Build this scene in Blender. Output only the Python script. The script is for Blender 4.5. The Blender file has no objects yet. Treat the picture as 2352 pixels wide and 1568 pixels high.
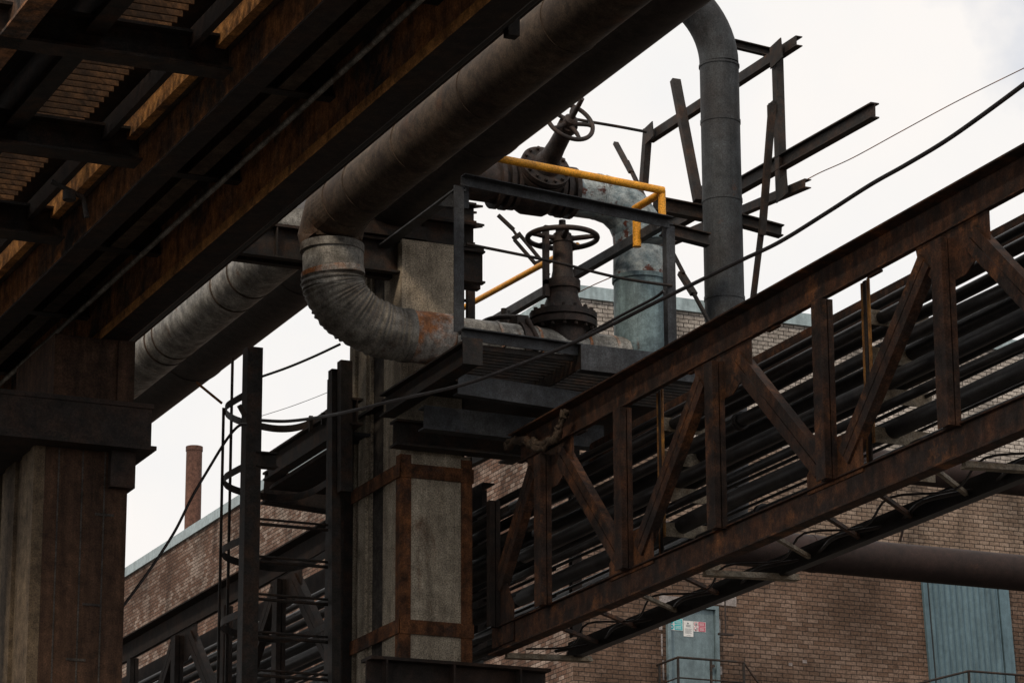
import bpy, math, random
from mathutils import Vector, Matrix
random.seed(11)
R = math.radians
S = bpy.context.scene
COL = S.collection

# ------------------------------------------------------------------ camera
F, CX, CY = 7435., 1176., 784.          # focal length and centre on a 2352 px wide picture
PITCH, YAW, ROLL, CH = math.atan(2126 / F), R(23.9), R(-.25), 1.6
_cy, _sy, _cp, _sp = math.cos(YAW), math.sin(YAW), math.cos(PITCH), math.sin(PITCH)
FW = Vector((_sy * _cp, _cy * _cp, _sp))
_r, _u = Vector((_cy, -_sy, 0)), Vector((-_sy * _sp, -_cy * _sp, _cp))
RT = _r * math.cos(ROLL) + _u * math.sin(ROLL)
UP = _u * math.cos(ROLL) - _r * math.sin(ROLL)
cam = bpy.data.cameras.new('camera')
cam.sensor_width = 36
cam.lens = 36 * F / 2352
cam.clip_start, cam.clip_end = .5, 4000
co = bpy.data.objects.new('camera', cam)
COL.objects.link(co)
co.matrix_world = Matrix(((RT.x, UP.x, -FW.x, 0), (RT.y, UP.y, -FW.y, 0), (RT.z, UP.z, -FW.z, CH), (0, 0, 0, 1)))
S.camera = co


def at(u, v, X=None, Y=None, Z=None, D=None):
    """point of the line of sight through (u, v) on the real plane X, Y, Z or at distance D"""
    d = FW + RT * ((u - CX) / F) - UP * ((v - CY) / F)
    if X is not None: t = X / d.x
    elif Y is not None: t = Y / d.y
    elif Z is not None: t = (Z - CH) / d.z
    else: t = D / math.hypot(d.x, d.y)
    return Vector((0, 0, CH)) + d * t


# ------------------------------------------------------------------ sky, sun, exposure
SUN_DIR = Vector((-.62, -.45, .64)).normalized()      # towards the sun
W = bpy.data.worlds.new('World')
S.world = W
W.use_nodes = True
nt = W.node_tree
nt.nodes.clear()
N = lambda t, **k: _nn(nt, t, k)


def _nn(tree, t, k):
    n = tree.nodes.new(t)
    for a, b in k.items(): setattr(n, a, b)
    return n


sky = N('ShaderNodeTexSky', sky_type='NISHITA', sun_disc=False)
sky.sun_elevation = math.asin(SUN_DIR.z)
sky.sun_rotation = math.atan2(SUN_DIR.x, SUN_DIR.y)
bg1 = N('ShaderNodeBackground')
bg1.inputs[1].default_value = .13
bg2 = N('ShaderNodeBackground')
bg2.inputs[1].default_value = 1.0
tc = N('ShaderNodeTexCoord')
nz = N('ShaderNodeTexNoise')
nz.inputs['Scale'].default_value = 17
nz.inputs['Detail'].default_value = 8
nz.inputs['Roughness'].default_value = .55
nz2 = N('ShaderNodeTexNoise')
nz2.inputs['Scale'].default_value = 12
nz2.inputs['Detail'].default_value = 5
dot = N('ShaderNodeVectorMath', operation='DOT_PRODUCT')
hole = (FW + RT * ((2345 - CX) / F) - UP * ((-20 - CY) / F)).normalized()   # where the cloud deck breaks
dot.inputs[1].default_value = hole
L = nt.links.new
L(tc.outputs['Generated'], nz.inputs['Vector'])
L(tc.outputs['Generated'], nz2.inputs['Vector'])
L(tc.outputs['Generated'], dot.inputs[0])
mr = N('ShaderNodeMapRange')
mr.inputs['From Min'].default_value = .9982
mr.inputs['From Max'].default_value = .9999
L(dot.outputs['Value'], mr.inputs[0])
ad = N('ShaderNodeMath', operation='MULTIPLY_ADD')
L(nz.outputs['Fac'], ad.inputs[0])
ad.inputs[1].default_value = 2.4
L(mr.outputs[0], ad.inputs[2])
mr2 = N('ShaderNodeMapRange')
mr2.inputs['From Min'].default_value = 1.9
mr2.inputs['From Max'].default_value = 2.35
mr2.inputs['To Max'].default_value = .3
L(ad.outputs[0], mr2.inputs[0])
cr = N('ShaderNodeValToRGB')
cr.color_ramp.elements[0].position = .35
cr.color_ramp.elements[0].color = (.91, .905, .9, 1)
cr.color_ramp.elements[1].position = .62
cr.color_ramp.elements[1].color = (.985, .945, .91, 1)
L(nz2.outputs['Fac'], cr.inputs[0])
L(cr.outputs[0], bg2.inputs[0])
L(sky.outputs[0], bg1.inputs[0])
mx = N('ShaderNodeMixShader')
L(mr2.outputs[0], mx.inputs[0])
L(bg2.outputs[0], mx.inputs[1])
L(bg1.outputs[0], mx.inputs[2])
wo = N('ShaderNodeOutputWorld')
L(mx.outputs[0], wo.inputs[0])

sl = bpy.data.lights.new('sun', 'SUN')
sl.energy = 1.5
sl.angle = R(10)
sl.color = (1, .82, .62)
so = bpy.data.objects.new('sun', sl)
COL.objects.link(so)
so.rotation_euler = (-SUN_DIR).to_track_quat('-Z', 'Y').to_euler()

S.view_settings.view_transform = 'Standard'
S.view_settings.look = 'None'
S.view_settings.exposure = 0
S.view_settings.gamma = 1


# ------------------------------------------------------------------ materials
KA = {'weathered_steel': .62, 'rusty_truss_steel': .56, 'orange_rust_steel': .72, 'blue_grey_steel': .75, 'pale_blue_pipe_paint': .8, 'peeling_blue_pipe_paint': .75,
      'brown_concrete': .46, 'lit_stained_concrete': .8, 'stained_concrete': .95, 'red_brown_duct_paint': .45, 'galvanised_sheet': .95, 'insulation_sheet': .56,
      'dull_corrugated_sheet': .95, 'rusty_stack': .75, 'black_pipe_coating': .7, 'pale_bracket_paint': .6, 'blue_grey_door_paint': .9, 'blue_corrugated_sheet': .8, 'rust_stained_sheet': 1}


def mat(name, c1, c2=None, scale=3., thr=(.42, .62), rough=.7, metal=0., bump=.25, stretch=(1, 1, 1), c3=None, thr3=(.6, .68),
        scale3=1.2, grain=.25, con=.5, streak=0.):
    k = KA.get(name, 1)
    c1, c2, c3 = [c and tuple(x * k for x in c) for c in (c1, c2, c3)]
    m = bpy.data.materials.new(name)
    m.use_nodes = True
    t = m.node_tree
    b = t.nodes['Principled BSDF']
    l = t.links.new
    n = lambda ty, **k: _nn(t, ty, k)
    tcx = n('ShaderNodeTexCoord')
    mp = n('ShaderNodeMapping')
    mp.inputs['Scale'].default_value = stretch
    l(tcx.outputs['Object'], mp.inputs[0])
    no = n('ShaderNodeTexNoise')
    no.inputs['Scale'].default_value = scale
    no.inputs['Detail'].default_value = 9
    no.inputs['Roughness'].default_value = .68
    l(mp.outputs[0], no.inputs['Vector'])
    ra = n('ShaderNodeMapRange')
    ra.inputs['From Min'].default_value, ra.inputs['From Max'].default_value = thr
    l(no.outputs['Fac'], ra.inputs[0])
    mi = n('ShaderNodeMix', data_type='RGBA')
    mi.inputs['A'].default_value = (*c1, 1)
    mi.inputs['B'].default_value = (*(c2 or c1), 1)
    l(ra.outputs[0], mi.inputs['Factor'])
    out = mi.outputs['Result']
    if c3:
        n3 = n('ShaderNodeTexNoise')
        n3.inputs['Scale'].default_value = scale3
        n3.inputs['Detail'].default_value = 10
        n3.inputs['Roughness'].default_value = .72
        mp3 = n('ShaderNodeMapping')
        mp3.inputs['Location'].default_value = (7.3, 2.1, 4.4)
        mp3.inputs['Scale'].default_value = stretch
        l(tcx.outputs['Object'], mp3.inputs[0])
        l(mp3.outputs[0], n3.inputs['Vector'])
        r3 = n('ShaderNodeMapRange')
        r3.inputs['From Min'].default_value, r3.inputs['From Max'].default_value = thr3
        l(n3.outputs['Fac'], r3.inputs[0])
        m3 = n('ShaderNodeMix', data_type='RGBA')
        l(out, m3.inputs['A'])
        m3.inputs['B'].default_value = (*c3, 1)
        l(r3.outputs[0], m3.inputs['Factor'])
        out = m3.outputs['Result']
    if con:
        # blotches of grime, and optional runs of dirt down the surface
        for sc, st, am, loc in ((7., (1, 1, 1), con, (3.1, 9.2, 1.7)), (5., (1.6, 1.6, .16), streak, (1.3, 4.2, 8.8))):
            if not am: continue
            mpc = n('ShaderNodeMapping')
            mpc.inputs['Location'].default_value = loc
            mpc.inputs['Scale'].default_value = st
            l(tcx.outputs['Object'], mpc.inputs[0])
            nc = n('ShaderNodeTexNoise')
            nc.inputs['Scale'].default_value = sc
            nc.inputs['Detail'].default_value = 7
            nc.inputs['Roughness'].default_value = .7
            l(mpc.outputs[0], nc.inputs['Vector'])
            rc = n('ShaderNodeMapRange')
            rc.inputs['From Min'].default_value, rc.inputs['From Max'].default_value = .33, .67
            rc.inputs['To Min'].default_value, rc.inputs['To Max'].default_value = 1 - am, 1 + am
            l(nc.outputs['Fac'], rc.inputs[0])
            mc = n('ShaderNodeMix', data_type='RGBA', blend_type='MULTIPLY')
            mc.inputs['Factor'].default_value = 1
            l(out, mc.inputs['A'])
            l(rc.outputs[0], mc.inputs['B'])
            out = mc.outputs['Result']
    # fine pitting of the surface
    g = n('ShaderNodeTexNoise')
    g.inputs['Scale'].default_value = 55
    g.inputs['Detail'].default_value = 3
    l(tcx.outputs['Object'], g.inputs['Vector'])
    gr = n('ShaderNodeMapRange')
    gr.inputs['From Min'].default_value, gr.inputs['From Max'].default_value = .3, .7
    gr.inputs['To Min'].default_value, gr.inputs['To Max'].default_value = 1 - grain * 1.6, 1 + grain * 1.6
    l(g.outputs['Fac'], gr.inputs[0])
    mu = n('ShaderNodeMix', data_type='RGBA', blend_type='MULTIPLY')
    mu.inputs['Factor'].default_value = 1
    l(out, mu.inputs['A'])
    l(gr.outputs[0], mu.inputs['B'])
    l(mu.outputs['Result'], b.inputs['Base Color'])
    b.inputs['Roughness'].default_value = rough
    b.inputs['Metallic'].default_value = metal
    b.inputs['Specular IOR Level'].default_value = .3
    if bump:
        bu = n('ShaderNodeBump')
        bu.inputs['Strength'].default_value = bump
        bu.inputs['Distance'].default_value = .02
        l(no.outputs['Fac'], bu.inputs['Height'])
        l(bu.outputs[0], b.inputs['Normal'])
    return m


def brick(name, ca, cb, mortar, pale=None, rowh=.112, bw=.305):
    m = bpy.data.materials.new(name)
    m.use_nodes = True
    t = m.node_tree
    b = t.nodes['Principled BSDF']
    l = t.links.new
    n = lambda ty, **k: _nn(t, ty, k)
    uv = n('ShaderNodeUVMap')
    wob = n('ShaderNodeTexNoise')
    wob.inputs['Scale'].default_value = 6
    l(uv.outputs[0], wob.inputs['Vector'])
    wv = n('ShaderNodeVectorMath', operation='MULTIPLY_ADD')
    l(wob.outputs['Color'], wv.inputs[0])
    wv.inputs[1].default_value = (.03, .018, 0)
    l(uv.outputs[0], wv.inputs[2])

    def br(c1, c2, off=0.):
        k = n('ShaderNodeTexBrick')
        l(wv.outputs[0], k.inputs['Vector'])
        k.inputs['Scale'].default_value = 1
        k.inputs['Brick Width'].default_value = bw
        k.inputs['Row Height'].default_value = rowh
        k.inputs['Mortar Size'].default_value = .0105
        k.inputs['Mortar Smooth'].default_value = .12
        k.inputs['Color1'].default_value = (*c1, 1)
        k.inputs['Color2'].default_value = (*c2, 1)
        k.inputs['Mortar'].default_value = (*mortar, 1)
        return k
    k1 = br(ca, cb)
    col = k1.outputs['Color']
    big = n('ShaderNodeTexNoise')
    big.inputs['Scale'].default_value = .35
    big.inputs['Detail'].default_value = 6
    big.inputs['Roughness'].default_value = .7
    l(uv.outputs[0], big.inputs['Vector'])
    if pale:
        k2 = br(cb, pale)
        bs = n('ShaderNodeMapRange')
        bs.inputs['From Min'].default_value, bs.inputs['From Max'].default_value = .38, .68
        bs.inputs['To Min'].default_value, bs.inputs['To Max'].default_value = -.75, .35
        l(big.outputs['Fac'], bs.inputs[0])
        l(bs.outputs[0], k2.inputs['Bias'])
        mk = n('ShaderNodeMix', data_type='RGBA')
        mk.inputs['Factor'].default_value = .7
        l(col, mk.inputs['A'])
        l(k2.outputs['Color'], mk.inputs['B'])
        col = mk.outputs['Result']
    # whole areas fired, weathered and repaired differently
    ar = n('ShaderNodeTexNoise')
    ar.inputs['Scale'].default_value = .55
    ar.inputs['Detail'].default_value = 4
    l(uv.outputs[0], ar.inputs['Vector'])
    arr = n('ShaderNodeMapRange')
    arr.inputs['From Min'].default_value, arr.inputs['From Max'].default_value = .35, .65
    arr.inputs['To Min'].default_value, arr.inputs['To Max'].default_value = .68, 1.25
    l(ar.outputs['Fac'], arr.inputs[0])
    am = n('ShaderNodeMix', data_type='RGBA', blend_type='MULTIPLY')
    am.inputs['Factor'].default_value = 1
    l(col, am.inputs['A'])
    l(arr.outputs[0], am.inputs['B'])
    col = am.outputs['Result']
    # soot and damp running down the wall
    mp = n('ShaderNodeMapping')
    mp.inputs['Scale'].default_value = (1.1, .28, 1)
    l(uv.outputs[0], mp.inputs[0])
    st = n('ShaderNodeTexNoise')
    st.inputs['Scale'].default_value = .9
    st.inputs['Detail'].default_value = 7
    st.inputs['Roughness'].default_value = .65
    l(mp.outputs[0], st.inputs['Vector'])
    sr = n('ShaderNodeMapRange')
    sr.inputs['From Min'].default_value, sr.inputs['From Max'].default_value = .5, .72
    sr.inputs['To Min'].default_value, sr.inputs['To Max'].default_value = 1, .3
    l(st.outputs['Fac'], sr.inputs[0])
    fine = n('ShaderNodeTexNoise')
    fine.inputs['Scale'].default_value = 16
    fine.inputs['Detail'].default_value = 6
    l(uv.outputs[0], fine.inputs['Vector'])
    fr = n('ShaderNodeMapRange')
    fr.inputs['From Min'].default_value, fr.inputs['From Max'].default_value = .3, .7
    fr.inputs['To Min'].default_value, fr.inputs['To Max'].default_value = .6, 1.3
    l(fine.outputs['Fac'], fr.inputs[0])
    mm = n('ShaderNodeMath', operation='MULTIPLY')
    l(sr.outputs[0], mm.inputs[0])
    l(fr.outputs[0], mm.inputs[1])
    mu = n('ShaderNodeMix', data_type='RGBA', blend_type='MULTIPLY')
    mu.inputs['Factor'].default_value = 1
    l(col, mu.inputs['A'])
    l(mm.outputs[0], mu.inputs['B'])
    l(mu.outputs['Result'], b.inputs['Base Color'])
    b.inputs['Roughness'].default_value = .9
    b.inputs['Specular IOR Level'].default_value = .15
    bu = n('ShaderNodeBump')
    bu.inputs['Strength'].default_value = .6
    bu.inputs['Distance'].default_value = .02
    inv = n('ShaderNodeMath', operation='SUBTRACT')
    inv.inputs[0].default_value = 1
    l(k1.outputs['Fac'], inv.inputs[1])
    l(inv.outputs[0], bu.inputs['Height'])
    l(bu.outputs[0], b.inputs['Normal'])
    return m


M = {}
M['steel'] = mat('weathered_steel', (.037, .032, .029), (.085, .044, .026), 3.5, (.46, .68), .66, .15, c3=(.13, .058, .026), thr3=(.62, .74), scale3=2.2, con=.45)
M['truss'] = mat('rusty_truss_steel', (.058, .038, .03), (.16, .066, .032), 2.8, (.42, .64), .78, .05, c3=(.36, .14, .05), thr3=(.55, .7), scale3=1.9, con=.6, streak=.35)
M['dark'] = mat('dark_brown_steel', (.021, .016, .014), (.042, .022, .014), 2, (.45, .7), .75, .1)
M['rust'] = mat('orange_rust_steel', (.085, .04, .023), (.23, .09, .034), 3.4, (.36, .62), .88, 0, c3=(.04, .03, .027), thr3=(.52, .66), scale3=2, con=.6, streak=.4)
M['girder'] = mat('brown_girder_steel', (.14, .08, .052), (.4, .17, .062), 1.5, (.38, .62), .85, .05, c3=(.05, .045, .042), thr3=(.5, .62), scale3=.9, con=.6, streak=.4)
M['grate'] = mat('rusty_grating', (.05, .027, .014), (.12, .058, .024), 3, (.4, .62), .88, 0, con=.5)
M['flange'] = mat('rusted_flange_edge', (.15, .068, .025), (.42, .2, .062), 1.8, (.35, .6), .88, 0, c3=(.05, .032, .024), thr3=(.54, .66), scale3=1.4, con=.6)
M['black'] = mat('black_pipe_coating', (.02, .02, .022), (.04, .033, .03), 2., (.4, .7), .42, 0, .1)
M['cable'] = mat('cable_sheath', (.03, .024, .024), None, 4, rough=.5, bump=0)
M['insul'] = mat('insulation_sheet', (.16, .115, .08), (.08, .054, .038), 1.3, (.38, .62), .82, 0, .5, c3=(.12, .058, .03), thr3=(.54, .68), scale3=1.2, con=.5)
M['fatpipe'] = mat('dark_pipe_sheet', (.04, .03, .025), (.028, .022, .019), 1.1, (.4, .65), .6, .2, .3, c3=(.06, .032, .02), thr3=(.6, .75), scale3=.9)  # dark brown over the whole pipe, slightly mottled
M['foil'] = mat('galvanised_sheet', (.32, .31, .285), (.16, .148, .13), 3., (.4, .6), .55, .1, .6, c3=(.12, .07, .045), thr3=(.58, .66), scale3=2.6, con=.5, streak=.3)
M['ribfoil'] = mat('dull_corrugated_sheet', (.21, .2, .18), (.11, .098, .085), 3., (.4, .6), .55, .1, .5, c3=(.07, .046, .034), thr3=(.57, .66), scale3=2.4, con=.5)
M['rustfoil'] = mat('rust_stained_sheet', (.3, .275, .25), (.27, .105, .038), 2.4, (.44, .56), .65, .05, .5, c3=(.46, .43, .4), thr3=(.58, .66), scale3=3.2, con=.5, streak=.4)
M['blue'] = mat('pale_blue_pipe_paint', (.2, .29, .32), (.11, .16, .185), 2.4, (.42, .66), .55, 0, .4, stretch=(1, 1, .5), c3=(.12, .05, .028), thr3=(.6, .65), scale3=2.2, grain=.12, con=.4, streak=.35)
M['bluepatch'] = mat('peeling_blue_pipe_paint', (.5, .56, .57), (.2, .27, .3), 3.4, (.42, .58), .5, 0, .7, stretch=(.7, 1, 1), c3=(.12, .035, .02), thr3=(.55, .59), scale3=3., grain=.12, con=.5)
M['bluegrey'] = mat('blue_grey_steel', (.066, .071, .079), (.042, .041, .044), 2.8, (.42, .64), .65, .1, c3=(.1, .05, .03), thr3=(.6, .7), scale3=2, con=.4, streak=.2)
M['yellow'] = mat('yellow_handrail_paint', (.78, .35, .03), (.6, .25, .022), 6, (.44, .7), .5, 0, .2, c3=(.1, .05, .028), thr3=(.64, .7), scale3=6, con=.22)
M['ochre'] = mat('dirty_ochre_and_lit_edge', (.33, .15, .03), (.13, .06, .025), 4, (.35, .65), .6, 0, .2)  # dirty paint on a handrail post; painted light on the truss hangers
M['valve'] = mat('valve_casting', (.032, .026, .024), (.06, .035, .026), 4, (.45, .7), .6, .2, .3)
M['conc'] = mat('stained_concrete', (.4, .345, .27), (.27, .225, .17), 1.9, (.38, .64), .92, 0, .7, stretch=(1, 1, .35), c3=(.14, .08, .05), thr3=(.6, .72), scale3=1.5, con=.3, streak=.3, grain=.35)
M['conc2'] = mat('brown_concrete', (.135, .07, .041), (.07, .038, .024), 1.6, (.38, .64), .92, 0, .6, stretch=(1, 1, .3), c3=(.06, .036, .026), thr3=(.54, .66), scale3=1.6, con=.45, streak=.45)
M['concw'] = mat('lit_stained_concrete', (.15, .11, .07), (.08, .055, .036), 1.5, (.38, .66), .92, 0, .5, stretch=(1, 1, .3))  # light on the left column's ribbed face put into this paler stained concrete
M['groove'] = mat('recess_shade_and_board_marks', (.06, .052, .045), (.04, .034, .03), 2, rough=.95)  # shade of the column recesses put into colour; also board marks
M['pale'] = mat('pale_bracket_paint', (.4, .34, .26), (.2, .13, .07), 5, (.4, .66), .7, 0, .3, c3=(.12, .06, .03), thr3=(.62, .7), scale3=6)
M['brown'] = brick('brown_brick', (.088, .053, .037), (.145, .092, .066), (.044, .034, .028), (.23, .165, .13))
M['mixed'] = brick('mixed_brick', (.09, .05, .035), (.155, .09, .064), (.03, .024, .02), (.42, .35, .3))
M['white'] = brick('pale_grey_brick', (.38, .335, .295), (.52, .47, .42), (.06, .05, .044))
M['cap'] = mat('grey_flashing', (.34, .42, .44), (.26, .32, .33), 1.2, rough=.45, metal=.3, bump=.1, con=.16, streak=.2, grain=.08)
M['lintel'] = mat('concrete_lintel', (.28, .25, .24), (.18, .15, .14), 1.5, rough=.9)
M['door'] = mat('blue_grey_door_paint', (.17, .235, .26), (.13, .18, .2), 1.5, rough=.5, bump=.05, con=.16, streak=.2, grain=.08)
M['corr'] = mat('blue_corrugated_sheet', (.13, .21, .25), (.09, .15, .18), 1.1, rough=.5, metal=.1, bump=.1, stretch=(1, 1, .3), con=.16, streak=.2, grain=.08)
M['tall'] = mat('dark_upright_pipe_coat', (.036, .04, .044), (.028, .027, .028), 2.2, (.42, .64), .7, .05, c3=(.07, .036, .024), thr3=(.62, .72), scale3=1.6, con=.35, streak=.3)
M['duct'] = mat('red_brown_duct_paint', (.062, .033, .027), (.04, .023, .02), .9, (.4, .65), .7, 0, .15, c3=(.16, .07, .035), thr3=(.6, .7), scale3=.8, con=.35)
M['stack'] = mat('rusty_stack', (.2, .1, .07), (.12, .06, .045), .35, rough=.85, bump=.2, stretch=(1, 1, .4))
M['ground'] = mat('old_asphalt', (.05, .047, .044), (.075, .068, .06), .5, rough=.95, grain=.15)
M['teal'] = mat('turquoise_sign', (.02, .42, .46), None, 4, rough=.4, bump=0, grain=0, con=0)
M['red'] = mat('red_sign', (.5, .06, .12), None, 4, rough=.4, bump=0, grain=0, con=0)
M['paper'] = mat('white_notice', (.75, .75, .74), (.65, .65, .64), 8, rough=.6, bump=0, grain=.05, con=0)
M['ink'] = mat('dark_print', (.08, .1, .12), None, 4, rough=.6, bump=0, grain=0, con=0)


# ------------------------------------------------------------------ mesh helpers
class MB:
    def __init__(s):
        s.v, s.f, s.sm, s.uv = [], [], [], {}

    def add(s, vs, fs, smooth=False):
        o = len(s.v)
        s.v += [Vector(p) for p in vs]
        for f in fs:
            s.f.append([i + o for i in f])
            s.sm.append(smooth)
        return s

    def box(s, a, b):
        x0, y0, z0 = a
        x1, y1, z1 = b
        return s.add([(x0, y0, z0), (x1, y0, z0), (x1, y1, z0), (x0, y1, z0), (x0, y0, z1), (x1, y0, z1), (x1, y1, z1), (x0, y1, z1)],
                     [(0, 3, 2, 1), (4, 5, 6, 7), (0, 1, 5, 4), (1, 2, 6, 5), (2, 3, 7, 6), (3, 0, 4, 7)])

    def sweep(s, p0, p1, prof, up=(0, 0, 1)):
        """profile [(h, v)] along p0-p1; v follows up, h = direction x up"""
        p0, p1 = Vector(p0), Vector(p1)
        d = (p1 - p0).normalized()
        up = Vector(up)
        h = d.cross(up).normalized()
        v = h.cross(d).normalized()
        n = len(prof)
        vs = [p0 + h * a + v * b for a, b in prof] + [p1 + h * a + v * b for a, b in prof]
        fs = [(i, (i + 1) % n, n + (i + 1) % n, n + i) for i in range(n)]
        fs += [tuple(range(n))[::-1], tuple(range(n, 2 * n))]
        return s.add(vs, fs)

    def bar(s, p0, p1, w, t=None, up=(0, 0, 1)):
        t = t or w
        dd = (Vector(p1) - Vector(p0)).normalized()
        if abs(dd.dot(Vector(up).normalized())) > .98: up = (0, 1, 0)
        return s.sweep(p0, p1, [(-w / 2, -t / 2), (w / 2, -t / 2), (w / 2, t / 2), (-w / 2, t / 2)], up)

    def tube(s, pts, r, n=20, caps=True, smooth=True):
        pts = [Vector(p) for p in pts]
        rr = r if isinstance(r, (list, tuple)) else [r] * len(pts)
        tg = []
        for i in range(len(pts)):
            a, b = pts[max(i - 1, 0)], pts[min(i + 1, len(pts) - 1)]
            tg.append((b - a).normalized())
        ref = Vector((0, 0, 1)) if abs(tg[0].z) < .9 else Vector((1, 0, 0))
        h = tg[0].cross(ref).normalized()
        vs = []
        for p, t, q in zip(pts, tg, rr):
            h = (h - t * h.dot(t)).normalized()
            k = t.cross(h)
            vs += [p + (h * math.cos(2 * math.pi * j / n) + k * math.sin(2 * math.pi * j / n)) * q for j in range(n)]
        m = len(pts)
        s.add(vs, [(i * n + j, (i + 1) * n + j, (i + 1) * n + (j + 1) % n, i * n + (j + 1) % n) for i in range(m - 1) for j in range(n)], smooth)
        if caps:
            s.add(vs[:n], [tuple(range(n))])
            s.add(vs[-n:], [tuple(range(n))[::-1]])
        return s

    def lathe(s, o, ax, prof, n=28, smooth=True):
        """profile [(distance along axis, radius)]; every ring pair keeps its own vertices so steps stay crisp"""
        o, ax = Vector(o), Vector(ax).normalized()
        ref = Vector((0, 0, 1)) if abs(ax.z) < .9 else Vector((1, 0, 0))
        h = ax.cross(ref).normalized()
        k = ax.cross(h)
        ring = lambda a, q: [o + ax * a + (h * math.cos(2 * math.pi * j / n) + k * math.sin(2 * math.pi * j / n)) * q for j in range(n)]
        for (a0, r0), (a1, r1) in zip(prof, prof[1:]):
            s.add(ring(a0, r0) + ring(a1, r1), [(j, (j + 1) % n, n + (j + 1) % n, n + j) for j in range(n)], smooth and abs(r0 - r1) < 3 * abs(a1 - a0))
        for a, q in (prof[0], prof[-1]):
            if q > 1e-4: s.add(ring(a, q), [tuple(range(n))])
        return s

    def torus(s, o, ax, Rr, r, n=40, m=10):
        o, ax = Vector(o), Vector(ax).normalized()
        ref = Vector((0, 0, 1)) if abs(ax.z) < .9 else Vector((1, 0, 0))
        h = ax.cross(ref).normalized()
        k = ax.cross(h)
        vs = []
        for i in range(n):
            e = h * math.cos(2 * math.pi * i / n) + k * math.sin(2 * math.pi * i / n)
            vs += [o + e * (Rr + r * math.cos(2 * math.pi * j / m)) + ax * (r * math.sin(2 * math.pi * j / m)) for j in range(m)]
        return s.add(vs, [(i * m + j, ((i + 1) % n) * m + j, ((i + 1) % n) * m + (j + 1) % m, i * m + (j + 1) % m) for i in range(n) for j in range(m)], True)

    def plate(s, pts, nrm, t):
        """flat polygon pts thickened by t along nrm"""
        n = len(pts)
        q = Vector(nrm) * t
        pts = [Vector(p) for p in pts]
        return s.add(pts + [p + q for p in pts], [tuple(range(n))[::-1], tuple(range(n, 2 * n))] + [(i, (i + 1) % n, n + (i + 1) % n, n + i) for i in range(n)])

    def wall(s, axis, c, lo, hi, z0, z1, t):
        """brick wall slab: outer face on plane axis=c with UVs in metres"""
        if axis == 'X': a, b = (c, lo, z0), (c + t, hi, z1)
        else: a, b = (lo, c, z0), (hi, c + t, z1)
        s.box(a, b)
        s.uv['on'] = True
        return s


def I(w, h, tf=.02, tw=.014):
    a, b, c = w / 2, h / 2, tw / 2
    return [(-a, -b), (a, -b), (a, -b + tf), (c, -b + tf), (c, b - tf), (a, b - tf), (a, b), (-a, b), (-a, b - tf), (-c, b - tf), (-c, -b + tf), (-a, -b + tf)]


def Cc(w, h, t=.014, s=1):
    """channel: web at h=0, flanges towards +h (s=1) or -h"""
    p = [(0, -h / 2), (w, -h / 2), (w, -h / 2 + t), (t, -h / 2 + t), (t, h / 2 - t), (w, h / 2 - t), (w, h / 2), (0, h / 2)]
    return p if s > 0 else [(-a, b) for a, b in p][::-1]


def Lp(w, h, t=.012, sx=1, sy=1):
    p = [(0, 0), (w * sx, 0), (w * sx, t * sy), (t * sx, t * sy), (t * sx, h * sy), (0, h * sy)]
    return p


def build(name, mb, m, parent=None):
    me = bpy.data.meshes.new(name)
    off = parent['_o'] if parent is not None else (0, 0, 0)
    off = Vector(off)
    me.from_pydata([tuple(p - off) for p in mb.v], [], mb.f)
    me.polygons.foreach_set('use_smooth', mb.sm)
    me.materials.append(M[m])
    if mb.uv:
        ul = me.uv_layers.new(name='UVMap')
        for p in me.polygons:
            for li in p.loop_indices:
                w = me.vertices[me.loops[li].vertex_index].co + off
                ul.data[li].uv = (w.y + 3.3, w.z) if abs(p.normal.x) > .5 else (w.x, w.z)
    me.validate()
    import bmesh
    bm = bmesh.new()
    bm.from_mesh(me)
    bmesh.ops.recalc_face_normals(bm, faces=bm.faces)
    bm.to_mesh(me)
    bm.free()
    o = bpy.data.objects.new(name, me)
    COL.objects.link(o)
    if parent is not None:
        o.parent = parent
        if parent.type == 'MESH': o['_o'] = list(off); 
        o['_o'] = list(off)
    else:
        o['_o'] = [0, 0, 0]
    return o


def thing(name, label, cat, loc, group=None):
    o = bpy.data.objects.new(name, None)
    COL.objects.link(o)
    o.location = loc
    o['_o'] = list(loc)
    o['label'], o['category'] = label, cat
    if group: o['group'] = group
    return o


def single(name, mb, m, label, cat, group=None):
    o = build(name, mb, m)
    o['label'], o['category'] = label, cat
    if group: o['group'] = group
    return o


def arc(c, e0, e1, r, a0, a1, n):
    c, e0, e1 = Vector(c), Vector(e0), Vector(e1)
    return [c + (e0 * math.cos(a0 + (a1 - a0) * i / n) + e1 * math.sin(a0 + (a1 - a0) * i / n)) * r for i in range(n + 1)]


def smooth_path(pts, n=8):
    pts = [Vector(p) for p in pts]
    out = []
    for i in range(len(pts) - 1):
        p0, p1, p2, p3 = pts[max(i - 1, 0)], pts[i], pts[i + 1], pts[min(i + 2, len(pts) - 1)]
        for k in range(n):
            t = k / n
            out.append(.5 * ((2 * p1) + (p2 - p0) * t + (2 * p0 - 5 * p1 + 4 * p2 - p3) * t * t + (3 * p1 - p0 - 3 * p2 + p3) * t ** 3))
    out.append(pts[-1])
    return out


X3 = Vector((1, 0, 0))
Y3 = Vector((0, 1, 0))
Z3 = Vector((0, 0, 1))

# ------------------------------------------------------------------ ground
g = MB()
g.add([(-700, -300, 0), (900, -300, 0), (900, 1500, 0), (-700, 1500, 0)], [(0, 1, 2, 3)])
go = build('ground', g, 'ground')
go['kind'] = 'structure'

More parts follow.
